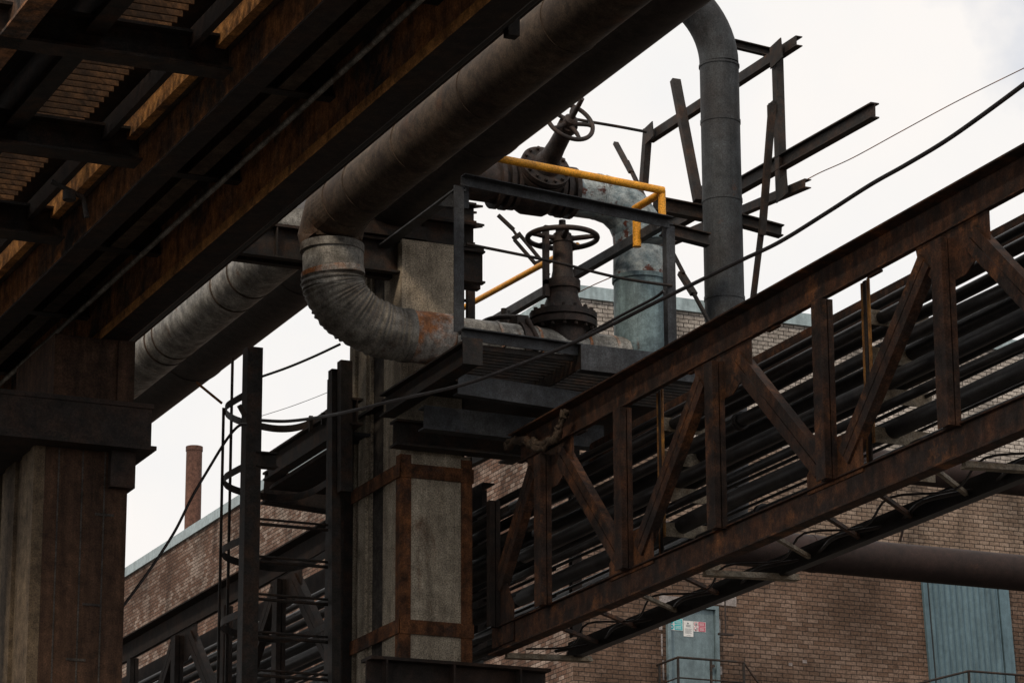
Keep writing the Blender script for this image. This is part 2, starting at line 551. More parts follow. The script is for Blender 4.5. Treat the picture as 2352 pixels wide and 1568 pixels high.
# ------------------------------------------------------------------ brick building
BX, BY, BT = 32.93, 70.72, 25.05          # left wall plane, right wall plane, wall top
M['tan'] = brick('tan_brick', (.15, .1, .072), (.25, .18, .135), (.05, .038, .032), (.38, .3, .24))
b = thing('brick_building', 'long brick building with pale upper bricks and blue grey doors behind the truss', 'building', (BX, BY, 0))
ZW, ZV = 19.35, 21.7
build('wall', MB().wall('X', BX, BY + .4, 190, 0, BT, .4), 'mixed', b)
build('wall', MB().wall('Y', BY, BX, 90, 0, ZW, .4), 'brown', b)
build('wall', MB().wall('Y', BY, BX, 90, ZW, ZV, .4), 'tan', b)
build('wall', MB().wall('Y', BY, BX, 90, ZV, BT, .4), 'white', b)
build('roof', MB().box((BX + .4, BY + .4, BT - .5), (90, 190, BT - .3)), 'ground', b)
fl = MB().box((BX - .09, BY - .09, BT), (BX + .42, 190, BT + .33))
fl.box((BX + .42, BY - .09, BT), (90, BY + .42, BT + .33))
for k in range(60): fl.box((BX - .096, BY + k * 2., BT - .005), (BX - .088, BY + k * 2. + .02, BT + .335))
for k in range(28): fl.box((BX + k * 2., BY - .096, BT - .005), (BX + k * 2. + .02, BY - .088, BT + .335))
build('parapet_flashing', fl, 'cap', b)
lt = MB()
for y0, y1 in ((84.5, 91.2), (93.8, 98), (99.2, 104.5), (105.6, 110.5), (112, 118), (120, 126)):
    lt.box((BX - .02, y0, 22.28), (BX - .002, y1, 22.74))
build('lintel_band', lt, 'lintel', b)
lt = MB().box((36.75, BY - .02, 17.5), (37.45, BY - .003, 17.86)).box((35.3, BY - .022, 17.42), (36.74, BY - .003, 17.62))
build('lintel', lt, 'lintel', b)
# whitewash left beside the door jambs
for x0, z0, w, h in ((35.28, 16.75, .09, .25), (35.33, 16.1, .04, .55), (35.36, 15.5, .04, .5), (36.93, 16.7, .06, .45), (36.95, 15.75, .06, .2), (36.9, 15.2, .09, .25), (35.38, 15., .05, .4),
                     (37.15, 15.2, .1, .12), (39.3, 16.2, .12, .08), (38.9, 16.1, .1, .08)):
    build('paint_patch', MB().box((x0, BY - .012, z0), (x0 + w, BY - .002, z0 + h)), 'lintel', b)
# door with signs
DX0, DX1, DZ0, DZ1 = 35.47, 36.9, 15.0, 17.44
fr = MB().box((DX0, BY - .12, DZ0), (DX0 + .09, BY - .002, DZ1)).box((DX1 - .09, BY - .12, DZ0), (DX1, BY - .002, DZ1)).box((DX0 + .09, BY - .12, DZ1 - .09), (DX1 - .09, BY - .002, DZ1))
door = build('door', MB().box((DX0 + .105, BY - .03, DZ0), (DX1 - .105, BY - .004, DZ1 - .1)), 'door', b)
build('door_frame', fr, 'door', b)
build('handle', MB().lathe((36.7, BY - .03, 15.92), (0, -1, 0), [(0, .035), (.03, .035), (.03, .02), (.08, .02), (.08, .04), (.12, .04)], 12).bar((36.7, BY - .1, 15.9), (36.62, BY - .1, 15.83), .03), 'valve', door)
yS = BY - .04


def sign(name, p0, p1, m, marks, paper='paper'):
    """panel plus printed marks; p0 upper left and p1 lower right in (x, z)"""
    o = build(name, MB().box((p0[0], yS, p1[1]), (p1[0], yS + .008, p0[1])), paper, door)
    w, h = p1[0] - p0[0], p0[1] - p1[1]
    by = {}
    for kind, x, z, a, c, mm in marks:
        q = by.setdefault(mm, MB())
        cx, cz = p0[0] + x * w, p1[1] + z * h
        if kind == 'r': q.box((cx, yS - .004 if mm != 'paper' else yS - .007, cz), (cx + a * w, yS - .001, cz + c * h))
        else:
            rr = a * h
            q.lathe((cx, yS - (.001 if mm != 'paper' else .004), cz), (0, -1, 0), [(0, rr), (.003, rr)], 18)
    for mm, q in by.items():
        build('print', q, mm, door)
    return o


sgx = lambda u: at(u, 1430, Y=yS).x
z_ = lambda v: at(1570, v, Y=yS).z
lines = lambda x, z0, w, n, st, h, m: [('r', x, z0 + i * st, w * (.9 if i % 2 else 1), h, m) for i in range(n)]
sign('safety_sign', (sgx(1535), z_(1421)), (sgx(1568.5), z_(1448)), 'paper',
     [('r', .42, .53, .54, .44, 'teal'), ('r', .42, .04, .54, .44, 'teal'), ('c', .21, .74, .21, 0, 'teal'), ('c', .21, .26, .21, 0, 'teal')]
     + lines(.48, .62, .42, 3, .1, .035, 'paper') + lines(.48, .13, .42, 3, .1, .035, 'paper')
     + [('r', .13, .72, .16, .05, 'paper'), ('r', .13, .22, .16, .08, 'paper')])
sign('notice_sheet', (sgx(1570), z_(1424)), (sgx(1592), z_(1460)), 'paper',
     [('c', .45, .84, .05, 0, 'ink')] + lines(.25, .62, .5, 3, .055, .018, 'ink') + lines(.15, .2, .7, 5, .07, .014, 'ink') + [('r', .3, .07, .4, .012, 'ink')])
sign('prohibition_sign', (sgx(1592.8), z_(1424)), (sgx(1621), z_(1447)), 'paper',
     [('r', .4, .53, .56, .44, 'red'), ('r', .4, .04, .56, .44, 'red'), ('c', .19, .75, .21, 0, 'red'), ('c', .19, .27, .21, 0, 'red'), ('c', .19, .75, .16, 0, 'paper'), ('c', .19, .27, .16, 0, 'paper')]
     + lines(.47, .62, .42, 3, .1, .035, 'paper') + lines(.47, .13, .42, 3, .1, .035, 'paper'))
ik = MB().box((sgx(1597), yS - .012, z_(1432.5)), (sgx(1599.6), yS - .0085, z_(1428)))
build('print', ik, 'ink', door)
ik = MB().bar((sgx(1596.3), yS - .01, z_(1443.5)), (sgx(1600.3), yS - .01, z_(1439)), .012)
build('print', ik, 'ink', door)
for z in (15.45, 16.9):
    build('hinge', MB().box((DX0 + .08, BY - .075, z), (DX0 + .12, BY - .031, z + .14)), 'valve', door)
# tall corrugated gate panel, a little out of plumb
GX0, GX1, GZ1 = 42.82, 45.38, 19.0
gt = MB()
n = 12
pf = []
for i in range(n * 4 + 1):
    x = GX0 + .18 + (GX1 - .3 - GX0 - .18) * i / (n * 4)
    pf.append((x, BY - .06 - (.04 if i % 4 in (1, 2) else 0)))
vs, fs = [], []
lean = .05
for (x, y) in pf: vs += [(x + lean * (GZ1 - 13.5), y, 13.5), (x, y, GZ1)]
for i in range(len(pf) - 1): fs.append((2 * i, 2 * i + 2, 2 * i + 3, 2 * i + 1))
gt.add(vs, fs)
gate = build('corrugated_gate', gt, 'corr', b)
gf = MB()
for x, w in ((GX0, .13), (GX1 - .27, .3)):
    gf.plate([(x + lean * 5.5, BY - .005, 13.5), (x + w + lean * 5.5, BY - .005, 13.5), (x + w, BY - .005, GZ1), (x, BY - .005, GZ1)], (0, -1, 0), .09)
build('gate_frame', gf, 'corr', gate)
gf = MB().plate([(GX0 + .15 + lean * 5.5, BY - .005, 13.5), (GX0 + .175 + lean * 5.5, BY - .005, 13.5), (GX0 + .175, BY - .005, GZ1), (GX0 + .15, BY - .005, GZ1)], (0, -1, 0), .075)
build('gasket', gf, 'black', gate)
# bent iron hooks in the wall
for u, v in ((1818, 1190), (1648, 1166), (2062, 1215), (2348, 1270), (1700, 1150)):
    p = at(u, v, Y=BY - .02)
    build('wall_hook', MB().tube([p + Vector((-.1, -.25, .28)), p + Vector((0, -.25, .05)), p + Vector((.06, -.12, -.1)), p + Vector((.06, .01, -.3))], .035, 8), 'valve', b)
p = at(1665, 1372, Y=BY - .6)
q = at(1667, 1456, Y=BY - .6)
h = MB().bar(p + Vector((0, .62, .0)), p, .03).tube([p, q], .022, 8)
lam = thing('hanging_rod_bracket', 'thin dark rod with a small crosspiece hanging on the brick wall right of the door', 'bracket', p)
build('rod', h, 'valve', lam)
build('crosspiece', MB().bar(q - X3 * .2, q + X3 * .2, .09, .05), 'valve', lam)

# ------------------------------------------------------------------ chimney
c0 = at(446.5, 1026, D=140)
single('chimney', MB().lathe((c0.x, c0.y, 0), (0, 0, 1), [(0, .42), (c0.z - .2, .355), (c0.z - .2, .38), (c0.z, .38), (c0.z, .3), (c0.z - 1, .3)], 24), 'stack',
       'rusty round chimney rising behind the brick wall', 'chimney')

# ------------------------------------------------------------------ balcony rails on the building
rl = thing('door_balcony_railing', 'thin dark railing in front of the blue grey door with the signs', 'railing', (35.2, 69.5, 14.9))
RY, RZ = 69.55, 15.86
m1 = MB().tube([(35.2, BY - .02, RZ), (35.2, RY, RZ), (37.0, RY, RZ), (37.45, RY, RZ - .55), (38.6, RY, RZ - 2)], .03, 8)
build('top_rail', m1, 'steel', rl)
m1 = MB().tube([(35.2, BY - .02, RZ - .5), (35.2, RY, RZ - .5), (37.0, RY, RZ - .5)], .02, 8)
build('mid_rail', m1, 'steel', rl)
for x, y in ((35.2, RY), (35.2, BY - .15), (36.1, RY), (37.0, RY)):
    build('post', MB().bar((x, y, 14.8), (x, y, RZ - .03), .05), 'steel', rl)
build('landing', MB().box((35.15, RY - .03, 14.68), (37.05, BY - .003, 14.8)), 'steel', rl)
rl = thing('gate_railing', 'dark pipe railing in front of the tall corrugated gate', 'railing', (44, 69, 14.4))
za = at(2225, 1540, Y=69.3)
build('top_rail', MB().tube([za + Vector((-1.6, 0, -.45)), za, za + X3 * 3], .03, 8), 'steel', rl)
for k in (0, 1.4, 2.8):
    build('post', MB().bar(za + X3 * k - Z3 * 1.1, za + X3 * k - Z3 * .03, .05), 'steel', rl)

# ------------------------------------------------------------------ big ducts in front of the building
du = thing('red_brown_duct', 'fat red brown pipe crossing in front of the brick wall at lower right', 'pipe', (25, 50, 13.95))
build('shell', MB().tube([(24.5, 50, 13.93), (60, 50, 13.93)], .335, 36), 'duct', du)
for x in (28, 34, 40):
    build('seam', MB().tube([(x, 50, 13.93), (x + .12, 50, 13.93)], .345, 36), 'duct', du)
du = thing('dark_upper_duct', 'shorter dark pipe seen above the fat red brown pipe near the right edge', 'pipe', (29, 45, 13.3))
p = at(2300, 1098, Y=46)
build('shell', MB().tube([(p.x - 3.2, 46, p.z), (p.x + 14, 46, p.z)], .27, 32), 'duct', du)

# ------------------------------------------------------------------ concrete columns
XC, YC, XD, YD = 14.9, 37.12, 15.86, 38.98


def column(name, label, x0, x1, y0, y1, ztop, cmat, lmat, ribs, dp=.26):
    t = thing(name, label, 'column', (x0, y0, 0))
    s = MB()
    s.box((x0 + dp, y0, 0), (x1, y1, ztop))
    build('shaft', s, cmat, t)
    # long face to the left: raised ribs with the shade of the recesses painted between them
    rb = MB()
    for a, c, dpt in ribs:
        rb.box((x0 + dp - dpt, y0 + (y1 - y0) * a + .001, 0), (x0 + dp - .003, y0 + (y1 - y0) * c - .001, ztop))
    build('rib', rb, lmat, t)
    build('recess_shade', MB().box((x0 + dp - .02, y0 + .02, 0), (x0 + dp - .004, y1 - .02, ztop)), 'groove', t)
    return t


cc = column('concrete_column', 'pale concrete column with rusty steel corner straps under the valve platform', XC, XD - .12, YC, YD, 14.42, 'conc', 'conc',
            [(0, .24, .1), (.24, .35, .085), (.63, .67, .06), (.67, .8, .1), (.84, .88, .06), (.9, 1., .1)], .1)
for (x, y, sx, sy) in ((XC, YC, 1, 1), (XD, YC, -1, 1), (XC, YD, 1, -1), (XD, YD, -1, -1)):
    w = .135
    a = MB().box((min(x, x + sx * w), min(y - sy * .016, y - sy * .002), 0), (max(x, x + sx * w), max(y - sy * .016, y - sy * .002), 11.55))
    a.box((min(x - sx * .016, x - sx * .002), min(y - sy * .016, y + sy * w), 0), (max(x - sx * .016, x - sx * .002), max(y - sy * .016, y + sy * w), 11.55))
    build('corner_angle', a, 'rust', cc)
for z0, z1 in ((11.25, 11.43), (9.24, 9.42), (6.9, 7.1)):
    a = MB().box((XC - .03, YC - .034, z0), (XD + .03, YC - .018, z1)).box((XC - .034, YC - .034, z0), (XC - .018, YD + .03, z1))
    a.box((XD + .018, YC - .03, z0), (XD + .034, YD + .03, z1)).box((XC - .03, YD + .018, z0), (XD + .03, YD + .034, z1))
    build('strap', a, 'rust', cc)
build('side_shaft', MB().box((XD - .119, YC + .01, 0), (XD, YD - .01, 11.6)), 'conc', cc)
build('side_recess_shade', MB().box((XD - .119, YC + .25, 11.6), (XD + .02, YD - .1, 14.42)), 'groove', cc)  # solid block, recess shade put into its dark colour

LX0, LX1 = 10.12, 11.3
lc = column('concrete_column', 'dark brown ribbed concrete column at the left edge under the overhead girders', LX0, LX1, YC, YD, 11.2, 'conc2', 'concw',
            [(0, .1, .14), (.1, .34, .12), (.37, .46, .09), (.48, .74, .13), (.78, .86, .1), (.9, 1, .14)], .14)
a = MB()
for k, x in enumerate((10.42, 10.72, 11.0)):
    a.box((x, YC - .006, 0), (x + .018, YC - .001, 11.2))
for x, z in ((10.78, 9.28), (10.77, 7.88), (10.9, 10.4), (10.6, 8.6)):
    a.box((x, YC - .008, z), (x + .24, YC - .001, z + .03))
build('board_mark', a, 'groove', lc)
cp = MB().box((9.4, YC - .28, 11.25), (11.5, YD + .2, 11.72)).box((9.4, YC - .32, 11.2), (11.56, YD + .2, 11.25)).box((9.4, YC - .3, 11.72), (11.52, YD + .2, 11.78))
cp.box((11.05, YC - .12, 10.75), (11.36, YD, 11.2))
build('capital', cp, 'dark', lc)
build('upper_shaft', MB().box((10.3, YC - .1, 11.78), (11.28, YD - .2, 12.6)).box((11.1, YC - .13, 11.78), (11.31, YC - .1, 12.6)), 'conc2', lc)
single('steel_post', MB().sweep((9.75, 38.2, 0), (9.75, 38.2, 11.2), I(.3, .3, .03, .02), (0, 1, 0)).box((9.55, 38.05, 9.6), (9.95, 38.35, 9.68)), 'steel',
       'dark steel post behind the brown concrete column at the left edge', 'post')

# ------------------------------------------------------------------ cross girders of the trestle
t = thing('pipe_cross_beam', 'dark double channel beam with jagged ends carrying the fat overhead pipe across the columns', 'beam', (14, 37.4, 14.1))
for y, s in ((37.3, -1), (37.46, 1)):
    build('channel', MB().sweep((11.2, y, 14.2), (16.1 + (.05 if s > 0 else 0), y, 14.2), Cc(.12, .44, .025, -s)), 'steel', t)
build('cap_plate', MB().box((11.3, 37.2, 14.42), (16.0, 37.6, 14.44)), 'steel', t)
for x in (12.2, 13.2, 15.4): build('stiffener', MB().box((x, 37.19, 14.0), (x + .02, 37.29, 14.4)), 'steel', t)
t = thing('jagged_bracket_stack', 'jagged stack of short steel channel ends beside the column top', 'bracket', (15.9, 37.9, 14.4))
for y, z, x1, hh in ((37.42, 14.66, 16.02, .34), (37.5, 15.0, 16.06, .28), (37.8, 14.9, 16.1, .5), (38.2, 15.02, 16.12, .34), (38.3, 14.3, 16.2, .5), (38.7, 14.2, 16.24, .36), (38.8, 14.62, 16.2, .3)):
    build('channel', MB().sweep((15.3, y, z), (x1, y, z), Cc(.12, hh, .03, 1)), 'steel', t)
    build('flange_tip', MB().plate([(x1, y - .06, z - hh / 2), (x1 + .14, y - .06, z - hh / 2 - .01), (x1, y + .06, z - hh / 2)], (0, 0, 1), .03), 'steel', t)
    build('flange_tip', MB().plate([(x1, y - .06, z + hh / 2 - .03), (x1 + .12, y - .06, z + hh / 2 - .03), (x1, y + .06, z + hh / 2 - .03)], (0, 0, 1), .03), 'steel', t)
build('back_plate', MB().box((15.7, 38.6, 13.9), (16.02, 38.66, 15.4)), 'steel', t)
t = thing('truss_bearing_beam', 'rusty dark cross beam at the bottom edge holding the truss end beside the column', 'beam', (15.4, 36.9, 8.6))
build('beam', MB().sweep((14.3, 36.75, 8.5), (16.72, 36.75, 8.5), I(.36, .66, .04, .03)), 'dark', t)
for x in (14.5, 15.4, 16.3): build('stiffener', MB().box((x, 36.57, 8.21), (x + .025, 36.735, 8.79)), 'dark', t)

# ------------------------------------------------------------------ overhead gallery, upper left
gl = thing('overhead_gallery', 'dark overhead gallery of rusty girders and grating filling the upper left', 'gallery', (10.9, 34, 12.6))
Y0, Y1 = 19, 64
SOF = 13.55


def girder(x, z, h, w, m, tw=.02):
    build('girder_web', MB().box((x - tw / 2, Y0, z + .03), (x + tw / 2, Y1, z + h - .03)), m, gl)
    o = build('girder_flange', MB().box((x - w / 2, Y0, z), (x + w / 2, Y1, z + .028)), 'dark', gl)
    build('girder_flange', MB().box((x - w / 2, Y0, z + h - .028), (x + w / 2, Y1, z + h)), 'steel', gl)
    return o


girder(9.66, 12.62, .92, .26, 'girder')
girder(11.05, 12.6, .95, .34, 'girder')
ed = MB()
ed.box((10.865, Y0, 12.592), (10.878, Y1, 12.7))
o = build('flange_edge', ed, 'flange', gl)
# light angle beside the grating
build('angle', MB().box((9.36, Y0, 13.06), (9.375, Y1, 13.5)).box((9.375, Y0, 13.06), (9.46, Y1, 13.075)), 'flange', gl)
build('angle', MB().box((9.08, Y0, 13.0), (9.15, Y1, 13.2)), 'dark', gl)
build('deck_strip', MB().box((9.075, Y0, 13.552), (9.418, Y1, 13.58)), 'dark', gl)
build('sun_block_wall', MB().box((12.2, Y0, 13.6), (12.24, Y1, 14.9)), 'steel', gl)  # unseen wall added to keep the sun off the overhead pipe
build('sun_shade_plate', MB().box((8.0, Y0, 13.6), (8.02, Y1, 14.25)), 'steel', gl)  # unseen plate added to shade the left half of the grating
build('deck_plate', MB().box((9.42, Y0, SOF), (12.3, Y1, SOF + .04)), 'steel', gl)
build('stringer', MB().sweep((10.5, Y0, 13.35), (10.5, Y1, 13.35), I(.18, .34, .02, .014)), 'insul', gl)
# side stringers round the grating
build('stringer', MB().sweep((8.12, Y0, 13.28), (8.12, Y1, 13.28), I(.2, .56, .02, .02)), 'steel', gl)
build('stringer', MB().sweep((7.3, Y0, 13.1), (7.3, Y1, 13.1), I(.25, .6, .03, .02)), 'girder', gl)
build('deck_plate', MB().box((6.9, Y0, SOF), (8.1, Y1, SOF + .04)), 'steel', gl)
gr = MB()
y = 24.
while y < 40:
    gr.box((8.23, y, 13.4), (9.07, y + .03, 13.47))
    y += .176
for x in (8.45, 8.85): gr.box((x, 24, 13.47), (x + .012, 40, 13.485))
build('grating', gr, 'grate', gl)
for i, y in enumerate((22.4, 25.35, 28.25, 31.15, 34.05, 36.95, 39.9)):
    build('cross_beam', MB().sweep((6.4, y, 12.98), (9.5, y, 12.98), I(.3, .36, .03, .02)), 'steel', gl)
    build('cross_beam', MB().sweep((9.72, y + 1.2, 13.32), (11.7, y + 1.2, 13.32), I(.16, .3, .02, .016)), 'steel', gl)
build('hanger', MB().bar((11.82, 26.65, 12.98), (11.82, 26.65, 15.4), .12, .12, (0, 1, 0)), 'steel', gl)
# pipes and conduits on the gallery
single('thin_grey_conduit', MB().tube([(10.75, Y0, 13.08), (10.75, 48, 13.08)], .032, 10), 'foil', 'thin pale grey conduit clipped between the two overhead girders', 'pipe')
single('dark_service_pipe', MB().tube([(11.45, Y0, 12.9), (11.45, 60, 12.9)], .065, 14), 'black', 'dark service pipe running beside the orange edged overhead girder', 'pipe')
single('small_dark_pipe', MB().tube([(11.72, Y0, 13.08), (11.72, 60, 13.08)], .045, 12), 'black', 'smaller dark pipe beyond the dark service pipe under the gallery', 'pipe')
single('grey_gallery_pipe', MB().tube([(9.55, Y0, 13.2), (9.55, 60, 13.2)], .07, 16), 'insul', 'grey pipe beside the sunlit angle under the gallery grating', 'pipe')
p = at(42, 120, D=33)
st = thing('grey_stub_pipe', 'short grey upright pipe in the upper left corner of the gallery', 'pipe', p)
build('pipe', MB().tube([p + Z3 * .3, p - Z3 * .55], .115, 18), 'foil', st)
build('clamp', MB().tube([p - Z3 * .2, p - Z3 * .25], .125, 18), 'flange', st)
p = at(170, 455, D=32.4)
single('valve_tap', MB().tube([p + Vector((-.25, 0, .15)), p + Vector((.1, 0, .02)), p + Vector((.14, -.02, -.2))], .03, 8).lathe(p + Vector((-.05, 0, -.03)), (0, 0, 1), [(0, .07), (.1, .07)], 10), 'steel',
       'small rusty tap hanging under the brown overhead girder', 'valve')

# ------------------------------------------------------------------ fat overhead pipe
PX, PZ, PR = 14.8, 15.17, .585
fp = thing('fat_dark_pipe', 'fat dark pipe running diagonally overhead with its lower edge against the sky', 'pipe', (PX, 37, PZ))
build('shell', MB().tube([(PX, 17, PZ), (PX, 70, PZ)], PR, 56), 'fatpipe', fp)
for y in (22.1, 28.3, 34.2, 40.5, 45.4, 53):
    build('seam_band', MB().tube([(PX, y, PZ), (PX, y + .07, PZ)], PR + .009, 56), 'fatpipe', fp)
for y in (37.15, 37.5):
    build('saddle', MB().tube([(PX, y, PZ), (PX, y + .06, PZ)], PR + .03, 40), 'steel', fp)
build('saddle_base', MB().box((PX - .45, 37.12, 14.445), (PX + .45, 37.6, 14.62)), 'steel', fp)
lp = thing('sheathed_pipe', 'pale metal sheathed pipe showing through the gaps left of the corrugated elbow', 'pipe', (13.72, 38, 14.53))
build('shell', MB().tube([(13.72, 37.8, 14.53), (13.72, 70, 14.53)], .36, 44), 'foil', lp)
for y in (39.6, 40.3, 42.9, 43.25, 46, 49, 52.4):
    build('seam_band', MB().tube([(13.72, y, 14.53), (13.72, y + .04, 14.53)], .369, 44), 'insul', lp)

# ------------------------------------------------------------------ bypass loop
YP = 36.5
XB = 13.7
by = thing('bypass_pipe', 'patched metal sheathed pipe with a corrugated elbow looping through the platform', 'pipe', (XB, YP, 13))
ZM = 14.42
build('overhead_run', MB().tube([(XB, 17, ZM), (XB, 35.95, ZM)], .365, 44), 'insul', by)
for y in (21.6, 24.1, 26.6, 27.0, 29.3, 31.6, 33.6, 35.2):
    build('seam_band', MB().tube([(XB, y, ZM), (XB, y + .045, ZM)], .375, 44), 'insul', by)
top = [Vector((XB, 35.9, ZM)), Vector((XB, 36.4, ZM - .04)), Vector((XB, YP + .09, ZM - .3)), Vector((XB, YP, 13.96))]
build('top_elbow', MB().tube(top, [.375, .41, .41, .385], 40, smooth=False), 'insul', by)
build('collar', MB().tube([(XB, YP, 14.0), (XB, YP, 13.9)], .405, 36), 'ribfoil', by)
build('drop_section', MB().tube([(XB + .01, YP, 13.98), (XB + .02, YP, 13.62)], .385, 36), 'foil', by)
build('band', MB().tube([(XB, YP, 14.0), (XB, YP, 13.95)], .397, 36), 'rustfoil', by)
build('band', MB().tube([(XB + .01, YP, 13.66), (XB + .02, YP, 13.58)], .402, 36), 'rustfoil', by)
build('band', MB().tube([(XB + .02, YP, 13.55), (XB + .02, YP, 13.4)], .392, 36), 'foil', by)
# corrugated elbow: quarter turn from down to right
ZH = 12.93
ec = Vector((XB + 1.0, YP, ZH + .62))
n = 132
pa, ra = [], []
for i in range(n + 1):
    a = math.pi * (1 + .5 * i / n)
    f = i / n
    pa.append(Vector((ec.x + math.cos(a) * .98, YP, ec.z + math.sin(a) * .62)))
    ra.append((.40 * (1 - f) + .335 * f) * (1 + .03 * math.cos(i * 2 * math.pi / 6.4 + 1.1 * math.sin(i * .37)) * (.75 + .4 * math.sin(i * .21)) + .012 * math.sin(i * .13 + 1)))
build('corrugated_elbow', MB().tube(pa, ra, 40), 'ribfoil', by)
xs = ec.x
build('patched_section', MB().tube([(xs - .02, YP, ZH), (xs + .62, YP, ZH)], .335, 36), 'rustfoil', by)
build('band', MB().tube([(xs - .03, YP, ZH), (xs + .05, YP, ZH)], .347, 36), 'ribfoil', by)
build('band', MB().tube([(xs + .58, YP, ZH), (xs + .615, YP, ZH)], .345, 36), 'foil', by)
build('run_section', MB().tube([(xs + .62, YP, ZH), (17.75, YP, ZH)], .31, 36), 'foil', by)
for x in (15.9, 16.45, 17.15, 17.55):
    build('band', MB().tube([(x, YP, ZH), (x + .04, YP, ZH)], .318, 36), 'rustfoil', by)
XR = 18.03
ZU = 15.13
build('riser', MB().tube([(XR, YP, 12.55), (XR, YP, 13.2), (XR, YP, 14.05)], [.36, .365, .36], 40), 'blue', by)
build('lower_boot', MB().tube([(XR, YP, 12.6), (XR + .01, YP, 13.1)], [.36, .374], 40), 'blue', by)
build('band', MB().tube([(XR, YP, 14.02), (XR, YP, 14.08)], .38, 40), 'blue', by)
# three-piece mitre elbow from up to left
el = MB()
m0 = Vector((XR, YP, 14.06))
el.tube([m0, (XR, YP, 14.45)], [.365, .36], 36)
el2 = arc((XR - .58, YP, ZU - .58), X3, Z3, .58, 0, math.pi / 2, 4)
build('upper_elbow', el.tube(el2, [.36, .345, .33, .32, .31], 36, smooth=False), 'bluepatch', by)
build('upper_section', MB().tube([(XR - .58, YP, ZU), (17.02, YP, ZU)], .302, 36), 'bluepatch', by)
for x in (17.05, 17.38, 17.41):
    build('band', MB().tube([(x, YP, ZU), (x + .02, YP, ZU)], .309, 36), 'bluepatch', by)
build('black_section', MB().tube([(17.02, YP, ZU), (14.9, YP, ZU)], .27, 32), 'valve', by)
for x in (15.92, 16.05, 16.86, 16.98):
    build('pipe_flange', MB().tube([(x, YP, ZU), (x + .06, YP, ZU)], .345, 28), 'valve', by)


# ------------------------------------------------------------------ gate valves
def wheel(mb_rim, o, ax, Rw, rr, spokes, dish=0., bend=0.):
    o, ax = Vector(o), Vector(ax).normalized()
    mb_rim.torus(o, ax, Rw, rr, 48, 10)
    ref = Vector((0, 0, 1)) if abs(ax.z) < .9 else Vector((1, 0, 0))
    h = ax.cross(ref).normalized()
    k = ax.cross(h)
    sp = MB()
    for i in range(spokes):
        a = 2 * math.pi * i / spokes + .35
        P = lambda q, da: o + (h * math.cos(a + da) + k * math.sin(a + da)) * q
        sp.tube(smooth_path([P(.05, 0) + ax * dish, P(Rw * .35, bend * .7) + ax * dish * .7, P(Rw * .7, bend) + ax * dish * .3, P(Rw, bend * .8)], 4), [rr * 1.25] * 4 + [rr] * 5 + [rr * .9] * 4, 8)
    return sp


v1 = thing('gate_valve', 'tall upright gate valve with a large level handwheel on the lower pipe', 'valve', (16.88, YP, ZH))
VX = 16.9
build('neck', MB().lathe((VX, YP, ZH), (0, 0, 1), [(.1, .3), (.3, .3), (.34, .34)], 32), 'valve', v1)
bf = MB().lathe((VX, YP, ZH), (0, 0, 1), [(.34, .44), (.42, .44), (.42, .40), (.45, .40), (.45, .44), (.53, .44), (.53, .3), (.6, .27), (.72, .22), (.78, .2)], 40)
build('bonnet_flange', bf, 'valve', v1)
for i in range(16):
    a = 2 * math.pi * i / 16
    bl = MB()
    bl.lathe((VX + .39 * math.cos(a), YP + .39 * math.sin(a), ZH), (0, 0, 1), [(.3, .028), (.34, .028), (.34, .018), (.53, .018), (.53, .028), (.58, .028)], 6, False)
    build('bolt', bl, 'valve', v1)
yk = MB().lathe((VX, YP, ZH), (0, 0, 1), [(.72, .2), (.86, .2), (.86, .23), (.98, .23), (.98, .16), (1.12, .135), (1.5, .125), (1.5, .14), (1.56, .14), (1.56, .1)], 24)
yk.box((VX - .27, YP - .05, ZH + .74), (VX - .21, YP + .05, ZH + 1.7)).box((VX - .27, YP - .05, ZH + .9), (VX + .2, YP + .05, ZH + .96))
build('yoke', yk, 'valve', v1)
rm = MB()
ZWH = 14.5
sp = wheel(rm, (VX, YP, ZWH), (0, 0, 1), .455, .036, 5, -.02)
hw = build('handwheel', rm, 'valve', v1)
build('spoke', sp, 'valve', hw)
build('hub', MB().lathe((VX, YP, ZWH), (0, 0, 1), [(-.1, .1), (-.04, .12), (.05, .12), (.07, .09), (.1, .09), (.1, .05), (.24, .045), (.24, .02)], 18), 'valve', hw)

AX = Vector((0, -math.sin(R(64)), math.cos(R(64))))
ov = Vector((16.5, YP, ZU))
v2 = thing('gate_valve', 'black gate valve leaning towards the viewer with a spoked handwheel against the sky', 'valve', ov)
build('body', MB().lathe(ov - X3 * .34, X3, [(0, .33), (.06, .33), (.06, .29), (.2, .36), (.48, .36), (.6, .29), (.62, .33), (.68, .33)], 32).lathe(ov, AX, [(0, .3), (.3, .3)], 28), 'valve', v2)
fo = ov + Vector((.02, -.1, .28))
build('bonnet_flange', MB().lathe(ov, AX, [(.26, .34), (.33, .34), (.33, .31), (.36, .31), (.36, .34), (.43, .34), (.43, .2), (.6, .14)], 36), 'valve', v2)
e2 = AX.cross(X3).normalized()
for i in range(14):
    a = 2 * math.pi * i / 14
    bl = MB()
    bl.lathe(ov + (X3 * math.cos(a) + e2 * math.sin(a)) * .29, AX, [(.22, .025), (.26, .025), (.26, .016), (.43, .016), (.43, .025), (.47, .025)], 6, False)
    build('bolt', bl, 'valve', v2)
build('yoke', MB().lathe(ov, AX, [(.55, .14), (.8, .12), (1.12, .11), (1.12, .13), (1.2, .13), (1.2, .08)], 20), 'valve', v2)
rm = MB()
wc = ov + AX * 1.25
sp = wheel(rm, wc, AX, .315, .03, 5, -.02, .25)
hw = build('handwheel', rm, 'valve', v2)
build('spoke', sp, 'valve', hw)
build('hub', MB().lathe(wc, AX, [(-.12, .07), (-.05, .09), (.05, .09), (.08, .06), (.08, .035), (.42, .03), (.42, .015)], 16), 'valve', hw)

